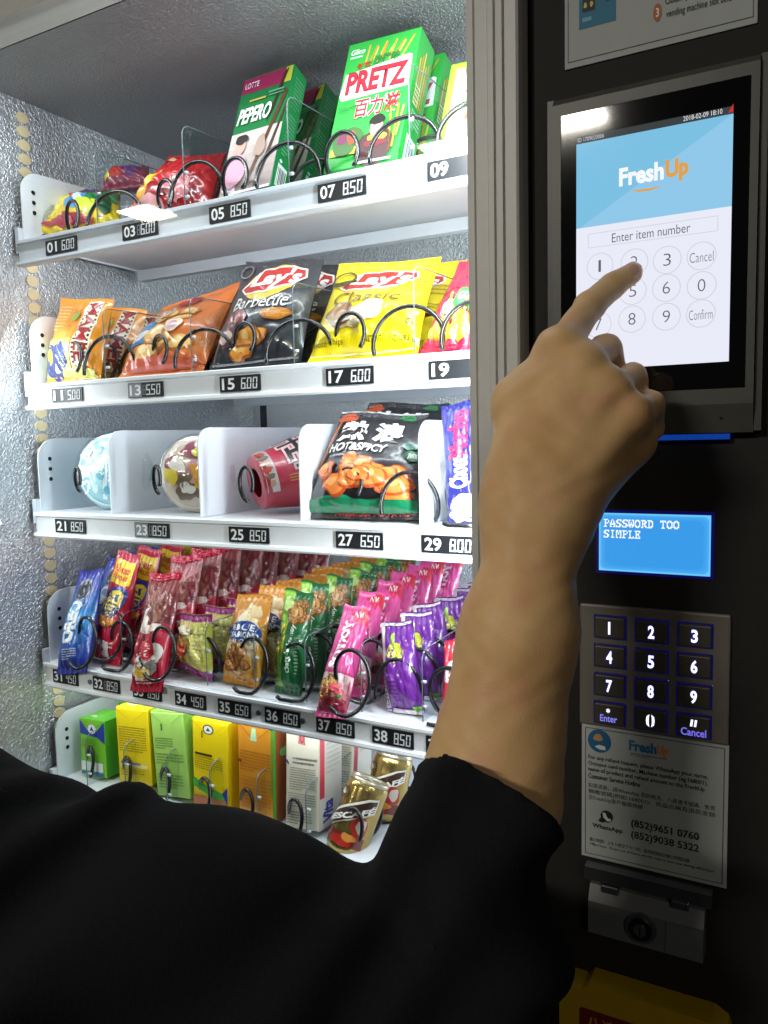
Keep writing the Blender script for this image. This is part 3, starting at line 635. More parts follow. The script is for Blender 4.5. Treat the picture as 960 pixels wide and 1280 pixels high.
li = [E(.5, .5, .46, .46, '8cc6d8', 36), blob(.30, .5, .22, .36, 'a9dbe4', 3, .1), G([(.52, .08), (.80, .14), (.94, .4), (.95, .66), (.78, .88), (.50, .92)], '6f95b8'), fine(.54, .2, .9, .8, 11, 'e4eef4', 4)[0], G([(.34, .95), (.42, .94), (.46, .5), (.42, .06), (.36, .08), (.4, .5)], 'f2fafb'), *[blob(random.uniform(.15, .5), random.uniform(.15, .85), .05, .05, random.choice(['dff2f2', '6db4cc', 'f4fbfb', '7ec4b8']), k, .3) for k in range(14)], RING(.5, .5, .485, .485, .05, 'dcecef', 40)]
tub(146, 599, 47, .155, .06, ('5fb4c4', '9fd0dc'), 'snack_tub', 'light blue round sealed tub on its side', 'leftmost bay, third shelf', 1, .42, li)
li = [E(.5, .5, .46, .46, 'b9a48f', 36), *[blob(random.uniform(.15, .85), random.uniform(.12, .88), .12, .1, random.choice(['e9e2d8', 'c7b39c', 'd8c23c', 'a8584a', 'cf8f9c', '7f6b58', 'f0ece6', '8a3a55']), k + 40, .35) for k in range(26)], G([(.42, .62), (.92, .62), (.96, .2), (.70, .12), (.52, .36)], 'd8942c'), fine(.55, .42, .88, .56, 3, '3b2a18', 5)[0], blob(.4, .3, .1, .08, 'f4f0ea', 9, .4), blob(.55, .78, .08, .07, 'd9d23c', 11, .3), RING(.5, .5, .485, .485, .05, 'd9cfc6', 40)]
tub(249, 601, 47, .155, .06, ('9c8a72', 'c9b9a8'), 'snack_tub', 'brown and pink patterned round tub on its side', 'second bay, third shelf', 2, .42, li)
# paper noodle cup on its side, base towards the right
c0, c1 = P(322, 606, .15), P(384, 604, .20); r0, r1 = .030, .046
c0.z = FLOOR[3] + r0 + .006; c1.z = FLOOR[3] + r1 + .001
c1 = c0 + (c1 - c0).normalized() * .085
ax = (c1 - c0).normalized(); sd_ = ax.cross(Vector((0, 0, 1))).normalized(); up = sd_.cross(ax)
o = empty('noodle_cup', (c0.x, c0.y, FLOOR[3])); tag(o, 'red noodle cup with black brush lettering lying on its side in third bay, third shelf', 'noodle cup')
def Scup(u, v, k=1.0):
    t = u; a = math.pi * (1.15 - 1.3 * (1 - v)) * 1; th = -.35 + 2.1 * v
    n_ = (sd_ * math.cos(th) + up * math.sin(th)); return c0 + (c1 - c0) * t + n_ * ((r0 + (r1 - r0) * t) * k), n_
n = 48; prof = [(-.02, .55), (-.02, .95), (0, 1.0), (.02, 1.03)] + [(k / 10, 1) for k in range(1, 10)] + [(.97, 1.0), (.985, 1.05), (1.0, 1.05), (1.0, .02)]
m = MB(); vs = [c0 + (c1 - c0) * h + (sd_ * math.cos(2 * math.pi * k / n) + up * math.sin(2 * math.pi * k / n)) * ((r0 + (r1 - r0) * max(0, min(1, h))) * q) for h, q in prof for k in range(n)]
m.add(vs, [(i * n + k, i * n + (k + 1) % n, (i + 1) * n + (k + 1) % n, (i + 1) * n + k) for i in range(len(prof) - 1) for k in range(n)], pm('b3243f', 'film'), True)
strokes = [(.30, .70, .78, .78), (.38, .52, .72, .60), (.5, .35, .56, .92), (.66, .3, .72, .9), (.28, .86, .6, .92), (.42, .30, .80, .36), (.36, .4, .42, .66), (.78, .44, .84, .7)]
draw(m, [('S', vgrad(.0, .0, .16, 1, 'd8d0d2', 'b9a9ac', 3)[0][1]), *[blob(.06, .15 + .12 * k, .07, .05, ['c7a98c', '7a6a5c', 'b8483c'][k % 3], k) for k in range(7)], ('S', [G([(a - .03, b - .03), (c + .03, b - .01), (c + .03, d + .03), (a - .03, d + .01)], 'd9b9bd') for a, b, c, d in strokes]), ('S', [G([(a, b), (c, b + .02), (c, d), (a, d - .02)], '1d1214') for a, b, c, d in strokes]), fine(.3, .12, .6, .24, 3, 'd8b84a', 3)[0]], Scup, .085, .08, 'ink'); m.keep = True
m.build('cup', o)
it = [Q(.0, .90, 1, .985, '17151a'), blob(.12, .93, .10, .05, 'b8491f', 3), blob(.8, .95, .1, .03, '2e7a44', 5), T('熱', (.10, .665, .44, .89), '6d6c70', .06), T('浪', (.50, .665, .84, .89), '6d6c70', .06), T('熱', (.105, .67, .435, .885), 'f2f2f0', .045), T('浪', (.505, .67, .835, .885), 'f2f2f0', .045),
      T('HOT&SPICY', (.08, .565, .70, .645), 'f0eee8', .03, .1), fine(.12, .50, .6, .54, 1, 'cfcac0', 4)[0], *heap(.12, .16, .86, .44, ['a8421a', 'dd7b34', 'eaa25a'], 15, .13, 12, .75), blob(.93, .55, .07, .05, '2f7a52', 6, .1), T('脆', (.895, .525, .965, .575), 'e8f0e8', .02), blob(.9, .64, .06, .04, '5a8a7a', 7, .3),
      Q(.02, .06, .98, .15, '0e6b45'), ('S', [blob(.3, .13, .2, .05, '14805a', 3), blob(.75, .12, .2, .04, '0b5a3a', 4)]), E(.06, .10, .06, .05, 'c9262c'), blob(.06, .10, .04, .035, 'e8b83c', 3), T('PREMIUM POTATO', (.30, .02, .92, .05), '9c2a34', .01), G([(.0, .45), (.06, .9), (.08, .9), (.05, .4)], 'b05a2a')]
goods(bag([(377, 661), (528, 663), (536, 530), (428, 528)], .022, '1b181c', it, seed=31, wr=.6, lean=.05), 'chip_bag', 'snack bag', 'large black spicy crisp bag', 'fourth bay, third shelf', 'black spicy crisp bags', 2, .055, dz=.012)
it = [T('Choco', (.18, .29, .66, .56), 'eef0f6', .035, 0, 1), T('Mucho', (.18, .54, .66, .93), 'd52a5a', .05, 0, 1), blob(.55, .13, .4, .11, 'e6dccb', 5, .2), blob(.6, .18, .22, .06, 'd4b98a', 6), blob(.3, .06, .2, .05, 'f6f2ea', 7), fine(.84, .3, .92, .85, 24, 'aab0d8', 3)[0], E(.86, .93, .1, .03, 'c9cede')]
goods(bag([(560, 661), (612, 665), (606, 507), (551, 515)], .013, '2b2c72', it, seed=33, wr=.9, lean=.01), 'snack_bar', 'snack bar', 'upright navy wafer bar', 'rightmost bay, third shelf', 'navy wafer bars', 2, .05)
# ---------------- fourth shelf
it = [('S', vgrad(0, .06, 1, .5, '23349a', '2f8fd0', 6)[0][1]), ('S', vgrad(0, .5, 1, .9, '2f8fd0', '2a3aa0', 6)[0][1]), E(.5, .80, .30, .115, '20202c'), RING(.5, .80, .30, .115, .2, '8f93a4', 20), RING(.5, .80, .2, .075, .25, '5d6070', 16), blob(.4, .6, .22, .06, '6db8e8', 3), T('OREO', (.24, .28, .66, .70), 'dfeaf6', .07, 0, 1), T('OREO', (.27, .29, .63, .69), 'f4f8fc', .025, 0, 1), fine(.3, .13, .75, .24, 5, 'dfe6f2', 3)[0]]
goods(bag([(71, 843), (108, 841), (130, 712), (100, 713)], .016,  '26309a', it, Yb=.090, seed=41, wr=.9), 'snack_bar', 'snack bar', 'blue cream sandwich biscuit bar', 'leftmost coil, fourth shelf', 'blue biscuit bars', 4, .042, .002)
it = [Q(.1, .70, .92, .92, 'f0cf1c'), T('Cheese', (.2, .80, .8, .88), 'd0302a', .03), T('Biscuit', (.22, .74, .8, .80), 'd0302a', .02), E(.5, .52, .46, .15, '1f3f98', 24, .2), E(.5, .52, .38, .115, 'f2d63a', 24, .2), T('RITZ', (.28, .42, .70, .62), '23307c', .04, 0, 1), blob(.5, .36, .26, .05, 'e8963a', 4), G([(.4, .06), (.62, .06), (.7, .18), (.5, .2)], 'f4e8ea'), T('4', (.22, .12, .44, .23), 'f6eef0', .03), fine(.5, .1, .82, .2, 3, 'f6e8ea', 5)[0]]
goods(bag([(117, 836), (150, 844), (177, 704), (148, 699)], .016, 'c5183c', it, seed=43, wr=.9), 'snack_bar', 'snack bar', 'red and yellow cheese biscuit bar', 'second coil, fourth shelf', 'red and yellow biscuit bars', 5, .042, .002)
it = [('S', vgrad(0, .55, 1, .92, '6a1f2a', '8a3a3c', 4)[0][1]), blob(.4, .78, .25, .08, 'a8685a', 3), blob(.6, .66, .22, .09, '8a5244', 5), blob(.5, .52, .3, .05, 'e8d8cf', 4, .4), blob(.36, .60, .1, .1, 'f0e6de', 9, .5), E(.55, .25, .42, .13, 'e8e4e0', 20, .2), T('Calbee', (.26, .18, .52, .46), '27282e', .03, 0, 1), blob(.62, .34, .12, .1, 'c53040', 8), blob(.45, .16, .2, .05, 'e8bf3a', 7), blob(.72, .2, .14, .07, '8f8f93', 8), fine(.3, .07, .8, .11, 2, 'f4d8dc', 3)[0], Q(.05, .93, .95, .99, 'c11a40')]
goods(bag([(163, 864), (202, 866), (228, 716), (188, 715)], .016,  'b51a3a', it, Yb=.090, seed=47, wr=1.5, kind='film'), 'snack_bar', 'snack bar', 'dark red granola bar with silver window', 'third coil, fourth shelf', 'dark red granola bars', 9, .042, .002)
it = [Q(.0, .88, 1, .99, '8d2272'), *heap(.1, .2, .5, .6, ['a8641c', 'd99840', 'ecc47a'], 7, .12, 3, 1.1), ('S', vgrad(.55, .15, 1, .85, 'd8cf5a', 'c2c44a', 4)[0][1]), fine(.6, .25, .92, .8, 10, 'f0ecc0', 5)[0], Q(0, .0, 1, .15, '96277a'), blob(.3, .72, .2, .06, 'f0e8d0', 5), blob(.28, .4, .1, .08, 'c04030', 9)]
goods(bag([(226, 840), (266, 861), (266, 777), (225, 775)], .016, 'd9c884', it, seed=51, wr=1.2, crimp='8d2272'), 'snack_bar', 'snack bar', 'short cream and purple biscuit pack', 'fourth coil, fourth shelf', 'cream and purple biscuit packs', 8, .040, .002)
it = [('S', vgrad(0, .08, 1, .92, 'd9962c', 'cf8a2e', 3)[0][1]), G([(.12, .62), (.5, .90), (.9, .62), (.9, .2), (.5, .1), (.1, .2)], 'e9dcb4'), G([(.16, .3), (.5, .42), (.86, .3), (.86, .2), (.5, .13), (.14, .2)], 'd8a858'), blob(.68, .78, .16, .10, 'ecd2a0', 4, .3), *heap(.25, .2, .75, .36, ['8a4e1c', 'c8854a', 'dba874'], 9, .115, 5, .6), E(.5, .565, .46, .115, '22489a', 24), T('BLUE', (.2, .575, .80, .645), 'f2f6fa', .03), T('DIAMOND', (.12, .50, .90, .565), 'f2f6fa', .03), T('ALMONDS', (.3, .445, .75, .48), 'f2e6c8', .02), Q(.3, .04, .7, .06, 'f2e0b0')]
goods(bag([(279, 861), (324, 873), (342, 756), (298, 752)], .016, 'd18a1e', it, seed=53, wr=1.0), 'nut_pack', 'snack pack', 'orange almond pack with blue oval badge', 'fifth coil, fourth shelf', 'orange almond packs', 7, .042, .002, dz=.001)
it = [Q(.02, .06, .42, .98, '8cc63a'), Q(.1, .38, .40, .66, 'f0e03a'), G([(.42, .06), (.98, .06), (.98, .9), (.42, .98)], '1d6a3a'), *heap(.52, .74, .82, .88, ['7a4a1c', 'c08a4a', 'e0bc82'], 5, .2, 5, .42), T('NATURE VALLEY', (.08, .10, .22, .7), '2b5a22', .03, 0, 1), T('CRUNCHY', (.26, .36, .38, .62), '2b6a2a', .02, 0, 1), T("Oats 'n Honey", (.56, .22, .74, .68), 'e9f4e4', .02, 0, 1), fine(.8, .2, .88, .6, 12, 'a8d0a8', 3)[0], blob(.3, .85, .12, .08, 'c8e88a', 4)]
goods(bag([(344, 875), (377, 880), (393, 751), (357, 745)], .016, '1f6b3c', it, seed=57, wr=.8), 'snack_bar', 'snack bar', 'two tone green oat bar', 'sixth coil, fourth shelf', 'green oat bars', 7, .042, .002, dz=.001)
it = [('S', vgrad(0, .06, 1, .36, 'b9324f', 'e9dcd8', 4)[0][1]), Q(0, .38, 1, 1, 'd24a90'), G([(.6, .98), (1, .98), (1, .82)], 'c22038'), G([(.35, .93), (.98, .98), (.8, .8)], 'c8243c'), T('NEW', (.55, .88, .85, .94), 'f4dfe4', .02), T('SOYJOY', (.26, .40, .70, .86), 'faf4f7', .06, 0, 1), *heap(.25, .2, .75, .33, ['8a5a24', 'd0a05c', 'e8c890'], 5, .18, 3, .42), blob(.35, .2, .2, .05, 'a32238', 5, .4), blob(.6, .13, .3, .04, '7c1428', 8, .3), blob(.7, .23, .14, .04, 'c43a4c', 12, .3), fine(.2, .03, .8, .06, 1, 'f4d0d8', 4)[0], blob(.74, .16, .1, .025, '4f7a2e', 14)]
goods(bag([(394, 895), (431, 900), (464, 762), (432, 754)], .016,  'c83a80', it, Yb=.090, seed=61, wr=.9), 'snack_bar', 'snack bar', 'pink soy fruit bar with white lettering', 'seventh coil, fourth shelf', 'pink fruit bars', 7, .042, .002, dz=.002)
it = [Q(.0, .0, .14, 1, 'e4dce6'), T('GRAPE', (.03, .06, .12, .5), '7a2a6a', .03, 0, 1), Q(.16, .05, .98, .97, '6d2a94'), blob(.46, .68, .22, .1, 'cfd84a', 3, .3), blob(.42, .62, .08, .06, 'e4ea7a', 5), blob(.4, .8, .06, .07, '9ac04a', 6), E(.88, .5, .04, .05, 'c9a8d8'), Q(.56, .02, .57, .5, '4d1a70'), Q(.0, .96, 1, .99, 'd9d2dc'), Q(.2, .0, 1, .04, 'e0d8e2'), blob(.85, .06, .1, .04, '7ac04a', 4), fine(.3, .15, .5, .4, 6, '8d52ae', 3)[0]]
goods(bag([(484, 898), (532, 902), (516, 783), (477, 789)], .013, '64278a', it, seed=67, wr=.8, lean=.01), 'jelly_pouch', 'snack pouch', 'purple grape jelly pouch with white edge', 'eighth coil, fourth shelf', 'purple jelly pouches', 6, .045, .003)
it = [Q(.1, .1, .9, .9, 'c9283c'), blob(.4, .6, .25, .15, 'e8e0e2', 3), G([(.2, .2), (.8, .3), (.6, .5)], 'd8a0b0')]
goods(bag([(552, 905), (592, 909), (590, 800), (556, 806)], .013, 'b52a44', it, seed=69, wr=1.2, lean=.01), 'snack_bar', 'snack bar', 'red and white snack pack half hidden by forearm', 'ninth coil, fourth shelf', 'red snack packs beside forearm', 4, .045, .003)
# ---------------- bottom shelf: drink cartons with folded tops, and cans
def brik(q, depth, base, items, side, topc, desc, where, group, n=2, side_items=(), lean=None):
    fold = [G([(.0, .99), (.5, .845), (1, .99), (.985, .995), (.5, .852), (.015, .995)], '3a3a30')] if False else []
    crease = [G([(.02, .985), (.38, .86), (.385, .866), (.03, .99)], side), G([(.98, .985), (.62, .86), (.615, .866), (.97, .99)], side)]
    m = carton(q, depth, base, list(items) + crease, Yb=.125, lean=.002 if lean is None else lean, side=side, side_items=side_items, top=topc, top_items=[Q(.42, .05, .58, .95, base), blob(.3, .3, .12, .08, 'c9ccd0', 3)], r=.0022)
    return goods(m, 'drink_carton', 'drink carton', desc, where, group, n, .068, .002)
it = [G([(.02, .74), (.02, .97), (.35, .90), (.5, .74), (.65, .9), (.98, .97), (.98, .60), (.7, .70), (.3, .72)], '2338a0'), G([(.3, .82), (.5, .74), (.7, .82), (.98, .99), (.02, .99)], '7cc234'), E(.5, .84, .16, .08, 'e8ecf2'), G([(.42, .81), (.58, .81), (.5, .89)], '2338a0'), fine(.08, .5, .6, .66, 5, '2f6a1a', 3)[0], Q(.04, .10, .9, .26, 'dfe8e4'), Q(.04, .03, .9, .08, '2a6ab0')]
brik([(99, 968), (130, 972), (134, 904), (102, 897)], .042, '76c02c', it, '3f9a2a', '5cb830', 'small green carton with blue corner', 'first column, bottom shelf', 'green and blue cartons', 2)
it = fine(.08, .42, .9, .76, 11, '7a6a10', 3) + [Q(.08, .22, .9, .27, 'f6eaa0'), fine(.1, .10, .8, .2, 3, '8a7a10', 5)[0], Q(.1, .26, .7, .29, '8d7f9c')]
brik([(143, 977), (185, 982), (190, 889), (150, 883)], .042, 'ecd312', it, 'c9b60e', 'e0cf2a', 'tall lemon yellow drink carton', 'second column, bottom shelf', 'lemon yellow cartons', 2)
it = fine(.08, .56, .62, .70, 5, '4a7a3a', 3) + [fine(.08, .38, .9, .52, 4, '4a7a3a', 4)[0], RING(.3, .34, .1, .045, .2, '4a7a3a', 14), Q(.3, .78, .34, .86, '3a6a3a'), fine(.1, .1, .85, .28, 5, '5a8a4a', 7)[0]]
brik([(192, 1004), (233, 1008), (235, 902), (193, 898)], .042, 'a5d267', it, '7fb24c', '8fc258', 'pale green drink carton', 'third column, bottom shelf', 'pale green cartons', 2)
it = [E(.46, .90, .15, .055, '3a3a3a'), E(.46, .90, .12, .044, 'e8eae8'), G([(.40, .885), (.52, .885), (.46, .925)], '3a3a3a'), Q(.08, .60, .56, .625, '3a3610'), *fine(.08, .44, .85, .585, 6, '6a6010', 3), Q(.28, .80, .31, .88, '5a5410'), G([(.02, .34), (.5, .24), (.98, .2), (.98, .32), (.98, .12), (.5, .17), (.02, .27)], '3f9e3a'), G([(.02, .33), (.4, .25), (.98, .21), (.98, .12), (.5, .15), (.02, .24)], '45a83c'), Q(.02, .01, .98, .14, 'b5693a'), G([(.98, .3), (.84, .22), (.98, .1)], '23309a')]
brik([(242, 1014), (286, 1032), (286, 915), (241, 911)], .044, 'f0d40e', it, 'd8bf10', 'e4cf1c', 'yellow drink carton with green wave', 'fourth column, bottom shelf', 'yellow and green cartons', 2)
it = [G([(.36, .82), (.56, .82), (.53, .95), (.42, .95)], 'b8e0b0'), *fine(.06, .5, .95, .72, 7, 'b06a1c', 3), *fine(.06, .12, .95, .46, 9, 'c07c2c', 4), blob(.06, .60, .05, .02, '8a3a1c', 3), Q(.96, .3, .99, .98, '5cb83a')]
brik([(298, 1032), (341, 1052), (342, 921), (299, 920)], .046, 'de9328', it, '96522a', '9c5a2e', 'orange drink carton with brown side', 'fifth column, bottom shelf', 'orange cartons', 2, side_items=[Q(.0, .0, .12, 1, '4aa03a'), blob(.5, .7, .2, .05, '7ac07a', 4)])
it = [G([(.38, .80), (.60, .79), (.55, .96), (.42, .96)], 'c9787a'), RING(.5, .86, .07, .05, .3, 'b5343c', 12), fine(.22, .60, .95, .68, 2, '3a3630', 3)[0], *fine(.14, .36, .9, .58, 10, '6a655c', 4), *fine(.1, .2, .9, .34, 6, '6a655c', 8), *fine(.05, .04, .8, .17, 5, '4a463e', 9), G([(.02, .63), (.12, .59), (.12, .615), (.02, .66)], '2b3a9a')]
sd = [Q(.02, .3, .22, .99, 'c9384c'), T('Vita', (.15, .06, .6, .26), '2c3a9c', .04, .1, 1), Q(.02, .02, .98, .04, 'd0d0c8'), fine(.3, .5, .9, .9, 9, 'b8b4ac', 3)[0]]
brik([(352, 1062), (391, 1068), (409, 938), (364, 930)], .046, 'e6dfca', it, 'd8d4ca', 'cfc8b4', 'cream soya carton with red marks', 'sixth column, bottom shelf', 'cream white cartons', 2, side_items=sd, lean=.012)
# cans
def can(bpx, tpx, Yb, lean):
    b, t = P(*bpx, Yb), P(*tpx, Yb + lean); ax = (t - b).normalized(); H = (t - b).length * 1.02; r = .0228; t = b + ax * H
    ux = Vector((1, 0, 0)); ux = (ux - ax * ux.dot(ax)).normalized(); fr = ux.cross(ax)
    if fr.y > 0: fr = -fr
    o = empty('coffee_can', b); n = 40
    def rev(prof, mat, m):
        vs = [b + ax * h + (ux * math.cos(2 * math.pi * k / n) + fr * math.sin(2 * math.pi * k / n)) * q for h, q in prof for k in range(n)]
        m.add(vs, [(i * n + k, i * n + (k + 1) % n, (i + 1) * n + (k + 1) % n, (i + 1) * n + k) for i in range(len(prof) - 1) for k in range(n)], mat, True)
    m = MB(); rev([(.004, .001), (.001, r * .8), (0, r * .9), (.004, r * .99), (.007, r), (H - .010, r), (H - .007, r * .985), (H - .004, r * .93)], pm('b39a5c', 'foil'), m)
    def S(u, v):
        th = math.pi * (1.02 - 1.04 * u); nn = ux * math.cos(th) + fr * math.sin(th); return b + ax * (.005 + v * (H - .012)) + nn * r, nn
    it = [Q(.18, .06, .86, .24, '6e1f1a'), blob(.5, .12, .16, .09, 'b5261e', 3), blob(.62, .2, .1, .07, 'd8903c', 4), G([(.12, .18), (.88, .66), (.88, .90), (.72, .86), (.12, .44)], 'ece6da'), G([(.14, .21), (.86, .68), (.86, .86), (.74, .83), (.14, .41)], '3a2318'), blob(.72, .4, .13, .16, 'b02a22', 5, .15), blob(.74, .42, .08, .1, 'd9cfc0', 6), RING(.28, .82, .1, .09, .25, '6a5a3a', 16), blob(.28, .82, .05, .05, 'd8ccb0', 3)]
    draw(m, it, S, .08, .09, 'film')
    def S2(u, v):                                                # slanted word
        x, y = .14 + .72 * u, .225 + .44 * u + .165 * v; return S(x, y)
    draw(m, [T('NESCAFÉ', (.03, .12, .97, .9), 'f6f2ea', .045)], S2, .07, .03, 'film', base=.0034)
    m.keep = True; m.build('can_body', o)
    m = MB(); rev([(H - .0035, r * .93), (H, r * .93), (H + .0008, r * .9), (H - .001, r * .86), (H - .003, r * .83), (H - .003, .0005)], pm('c9c0a8', 'metal'), m)
    m.tube([b + ax * (H - .0012) + ux * (.006 * math.cos(a)) + fr * (.004 + .008 * math.sin(a)) for a in np.linspace(0, 6.28, 17)], .0011, pm('c9c0a8', 'metal'), 6)
    m.build('can_lid', o); return o
c1_ = can((431, 1063), (463, 976), .130, .03); tag(c1_, 'gold coffee can with slanted white lettering tilted in front by the sleeve', 'can', 'gold coffee cans')
c2_ = can((478, 1020), (493, 942), .20, .02); tag(c2_, 'second gold coffee can behind the tilted front can', 'can', 'gold coffee cans')
c2_.location = (c2_.location.x, c2_.location.y, FLOOR[5] + .001)

# ================================================================== CONTROL PANEL, SCREEN, KEYPAD
m = MB(); m.box(-.1735, .2895, .0, .02, -1.1, ZT + .195, PANEL); m.build('control_panel', vm)
def quad(tl, tr, br, bl, y):
    p = [P(*q, y) for q in (tl, tr, br, bl)]
    x0 = (p[0].x + p[3].x) / 2; x1 = (p[1].x + p[2].x) / 2; z1 = (p[0].z + p[1].z) / 2; z0 = (p[2].z + p[3].z) / 2
    return x0, x1, z0, z1
HOUS = pm('42423e', 'plastic'); HOUS2 = pm('3b3c39', 'plastic'); SCR = pm('0b0d0e', 'gloss')
hx0, hx1, hz0, hz1 = P(691, 250, -.012).x, P(946, 300, -.012).x, P(900, 505, -.012).z, P(820, 98, -.012).z
hzb = P(900, 541, -.012).z
m = MB()
m.prism([(0.0, hzb), (-.0085, hzb), (-.0125, hz0), (-.0125, hz1 - .003), (-.0100, hz1 + .001), (0.0, hz1 + .004)], 'x', hx0, hx1, HOUS)
m.box(hx0 - .0045, hx0 - .0003, -.009, 0, hzb + .001, hz1 + .002, HOUS2); m.box(hx1 + .0003, hx1 + .0045, -.009, 0, hzb + .001, hz1 + .002, HOUS2)
tt = m.build('touch_terminal', vm, (hx0, 0, hzb)); 
sx0, sx1, sz0, sz1 = P(701, 300, -.0128).x, P(935, 300, -.0128).x, P(932, 484, -.0128).z, P(820, 119, -.0128).z
m = MB(); m.bbox(sx0, sx1, -.0132, -.0121, sz0, sz1, SCR, r=.0005); m.build('screen_glass', tt, (sx0, -.0128, sz0))
m = MB(); mp = P(901, 522, -.0105); m.prism([(mp.x + .0008 * math.cos(t), mp.z + .0008 * math.sin(t)) for t in np.linspace(0, 6.28, 11)[:-1]], 'y', -.0118, -.009, BLACK); m.build('microphone_hole', tt, mp)
dx0, dx1, dz0, dz1 = quad((721, 170), (917, 134), (911, 453), (720, 462), -.0133)
DW, DH = dx1 - dx0, dz1 - dz0
m = MB(); S, su, sv = plane_S(Vector((dx0, -.0134, dz0)), Vector((DW, 0, 0)), Vector((0, 0, DH)))
def duv(px, py):
    p = P(px, py, -.0134); return (p.x - dx0) / DW, (p.z - dz0) / DH
def dbox(x0, y0, x1, y1):                                        # px box around its centre line, straight on the screen
    a, b = duv(x0, y0), duv(x1, y1); return (a[0], b[1], b[0], a[1])
zb = (duv(721, 284)[1] + duv(914, 260)[1]) / 2; zt = (duv(721, 180)[1] + duv(916, 143)[1]) / 2
EMIT = lambda h: em(h, 1.0)
it = [Q(0, 0, 1, 1, '262a2c'), Q(0, 0, 1, zt, 'e9ebf8'), Q(0, zb, 1, zt, '7cc0e2'), G([(.02, zb), (1, zb), (1, zt)], '90c8ea'),
      Q(0, zt, 1, zt + .028, '3a3f42')]
it += [T('ID 1709020006', (.01, zt + .007, .19, zt + .024), 'b8bcbe', .0), T('2018-02-09 18:10', (.70, zt + .008, .935, zt + .027), 'e4e6e8', .0), G([(.97, zt + .006), (.999, zt + .006), (.999, zt + .038)], 'd0302a')]
a, b = duv(774, 219), duv(861, 212)
cxm = (a[1] + b[1]) / 2 + .002
it += [T('Fresh', (a[0], cxm - .038, a[0] + .29, cxm + .038), 'f6fafc', .04), T('Up', (a[0] + .30, cxm - .055, b[0], cxm + .038), 'e0a24c', .05)]
it += [G([(.36, cxm - .055), (.42, cxm - .072), (.50, cxm - .074), (.58, cxm - .06), (.50, cxm - .064), (.42, cxm - .063)], 'e0a24c')]
zf = (duv(735, 300)[1] + duv(898, 281)[1]) / 2
x0, x1 = duv(735, 300)[0], duv(898, 281)[0]
fr = lambda x0, z0, x1, z1, w, h, c: [Q(x0, z0, x1, z0 + h, c), Q(x0, z1 - h, x1, z1, c), Q(x0, z0, x0 + w, z1, c), Q(x1 - w, z0, x1, z1, c)]
it += [('S', fr(x0, zf - .031, x1, zf + .031, .006, .0035, 'd3d6e0')), T('Enter item number', (duv(765, 297)[0], zf - .020, duv(863, 286)[0], zf + .018), '6c7076', .0)]
asp = DW / DH
grid = [('1', 750, 333), ('2', 793, 328), ('3', 834, 325), ('Cancel', 877, 320), ('4', 749, 370), ('5', 791, 364), ('6', 833, 360), ('0', 877, 357), ('7', 748, 406), ('8', 790, 399), ('9', 833, 396), ('Confirm', 876, 392)]
for s_, px, py in grid:
    u, v = duv(px, py); r = .092
    it += [('S', RING(u, v, r, r * asp, .07, 'd2d5de')[1])]
    if len(s_) == 1: it += [T(s_, (u - .024, v - .038 * asp * 1.0, u + .024, v + .038 * asp * 1.1), '62666c', -.012)]
    else: it += [T(s_, (u - .073, v - .024, u + .073, v + .016), '62666c', -.012)]
draw(m, it, S, su, sv, L=None, base=.00005, step=.00003, matf=EMIT); m.keep = True
m.build('display', tt, (dx0, -.0134, dz0))
# blue light bar under the terminal
lx0, lx1 = P(770, 548, -.004).x, P(912, 545, -.004).x
m = MB(); m.box(lx0, lx1, -.0065, -.0008, hzb - .0042, hzb - .0006, em('0e3fa0', .75)); m.build('light_bar', vm, (lx0, 0, hzb))
# small text display
x0, x1, z0, z1 = quad((749, 640), (889, 645), (888, 720), (749, 713), -.001)
m = MB(); b_ = .0022
m.box(x0 - b_, x1 + b_, -.0012, -.0003, z0 - b_, z1 + b_, em('17107a', .35)); 
lcd = m.build('text_display', vm, (x0, 0, z0))
m = MB(); S, su, sv = plane_S(Vector((x0, -.0015, z0)), Vector((x1 - x0, 0, 0)), Vector((0, 0, z1 - z0)))
it = [Q(0, 0, 1, 1, '63bcf0'), RR(.015, .03, .985, .97, '46a0e4', .05, .08), RR(.035, .06, .965, .94, '3c98e0', .06, .1), RR(.06, .10, .94, .90, '3692dc', .06, .1)]
PIX = {'P': ('11110', '01001', '01001', '01110', '01000', '01000', '11100'), 'A': ('00100', '01010', '01010', '11011', '11111', '10001', '11011'), 'S': ('01111', '11001', '11000', '01110', '00011', '10011', '11110'), 'W': ('11011', '10001', '10101', '10101', '11111', '11011', '01010'),
       'O': ('01110', '11011', '10001', '10001', '10001', '11011', '01110'), 'R': ('11110', '01011', '01011', '01110', '01010', '01011', '11001'), 'D': ('11110', '01011', '01001', '01001', '01001', '01011', '11110'), 'T': ('11111', '10101', '00100', '00100', '00100', '00100', '01110'),
       'I': ('01110', '00100', '00100', '00100', '00100', '00100', '01110'), 'M': ('11011', '11011', '10101', '10101', '10001', '10001', '11011'), 'L': ('11100', '01000', '01000', '01000', '01000', '01001', '11111'), 'E': ('11111', '01001', '01010', '01110', '01010', '01001', '11111'), ' ': ('00000',) * 7}
px_ = []
for row, txt in enumerate(('PASSWORD TOO', 'SIMPLE')):
    for k, ch in enumerate(txt):
        for r_, ln_ in enumerate(PIX[ch]):
            for c_, q in enumerate(ln_):
                if q == '1':
                    u = .045 + k * .0575 + c_ * .0102; v = .895 - row * .185 - r_ * .0195
                    px_.append(Q(u, v - .0195, u + .0104, v, 'eef4fa'))
it.append(('S', px_))
draw(m, it, S, su, sv, L=None, base=.00005, step=.00004, matf=lambda h: em(h, 1.15)); m.keep = True; m.build('lit_panel', lcd, (x0, -.0015, z0))
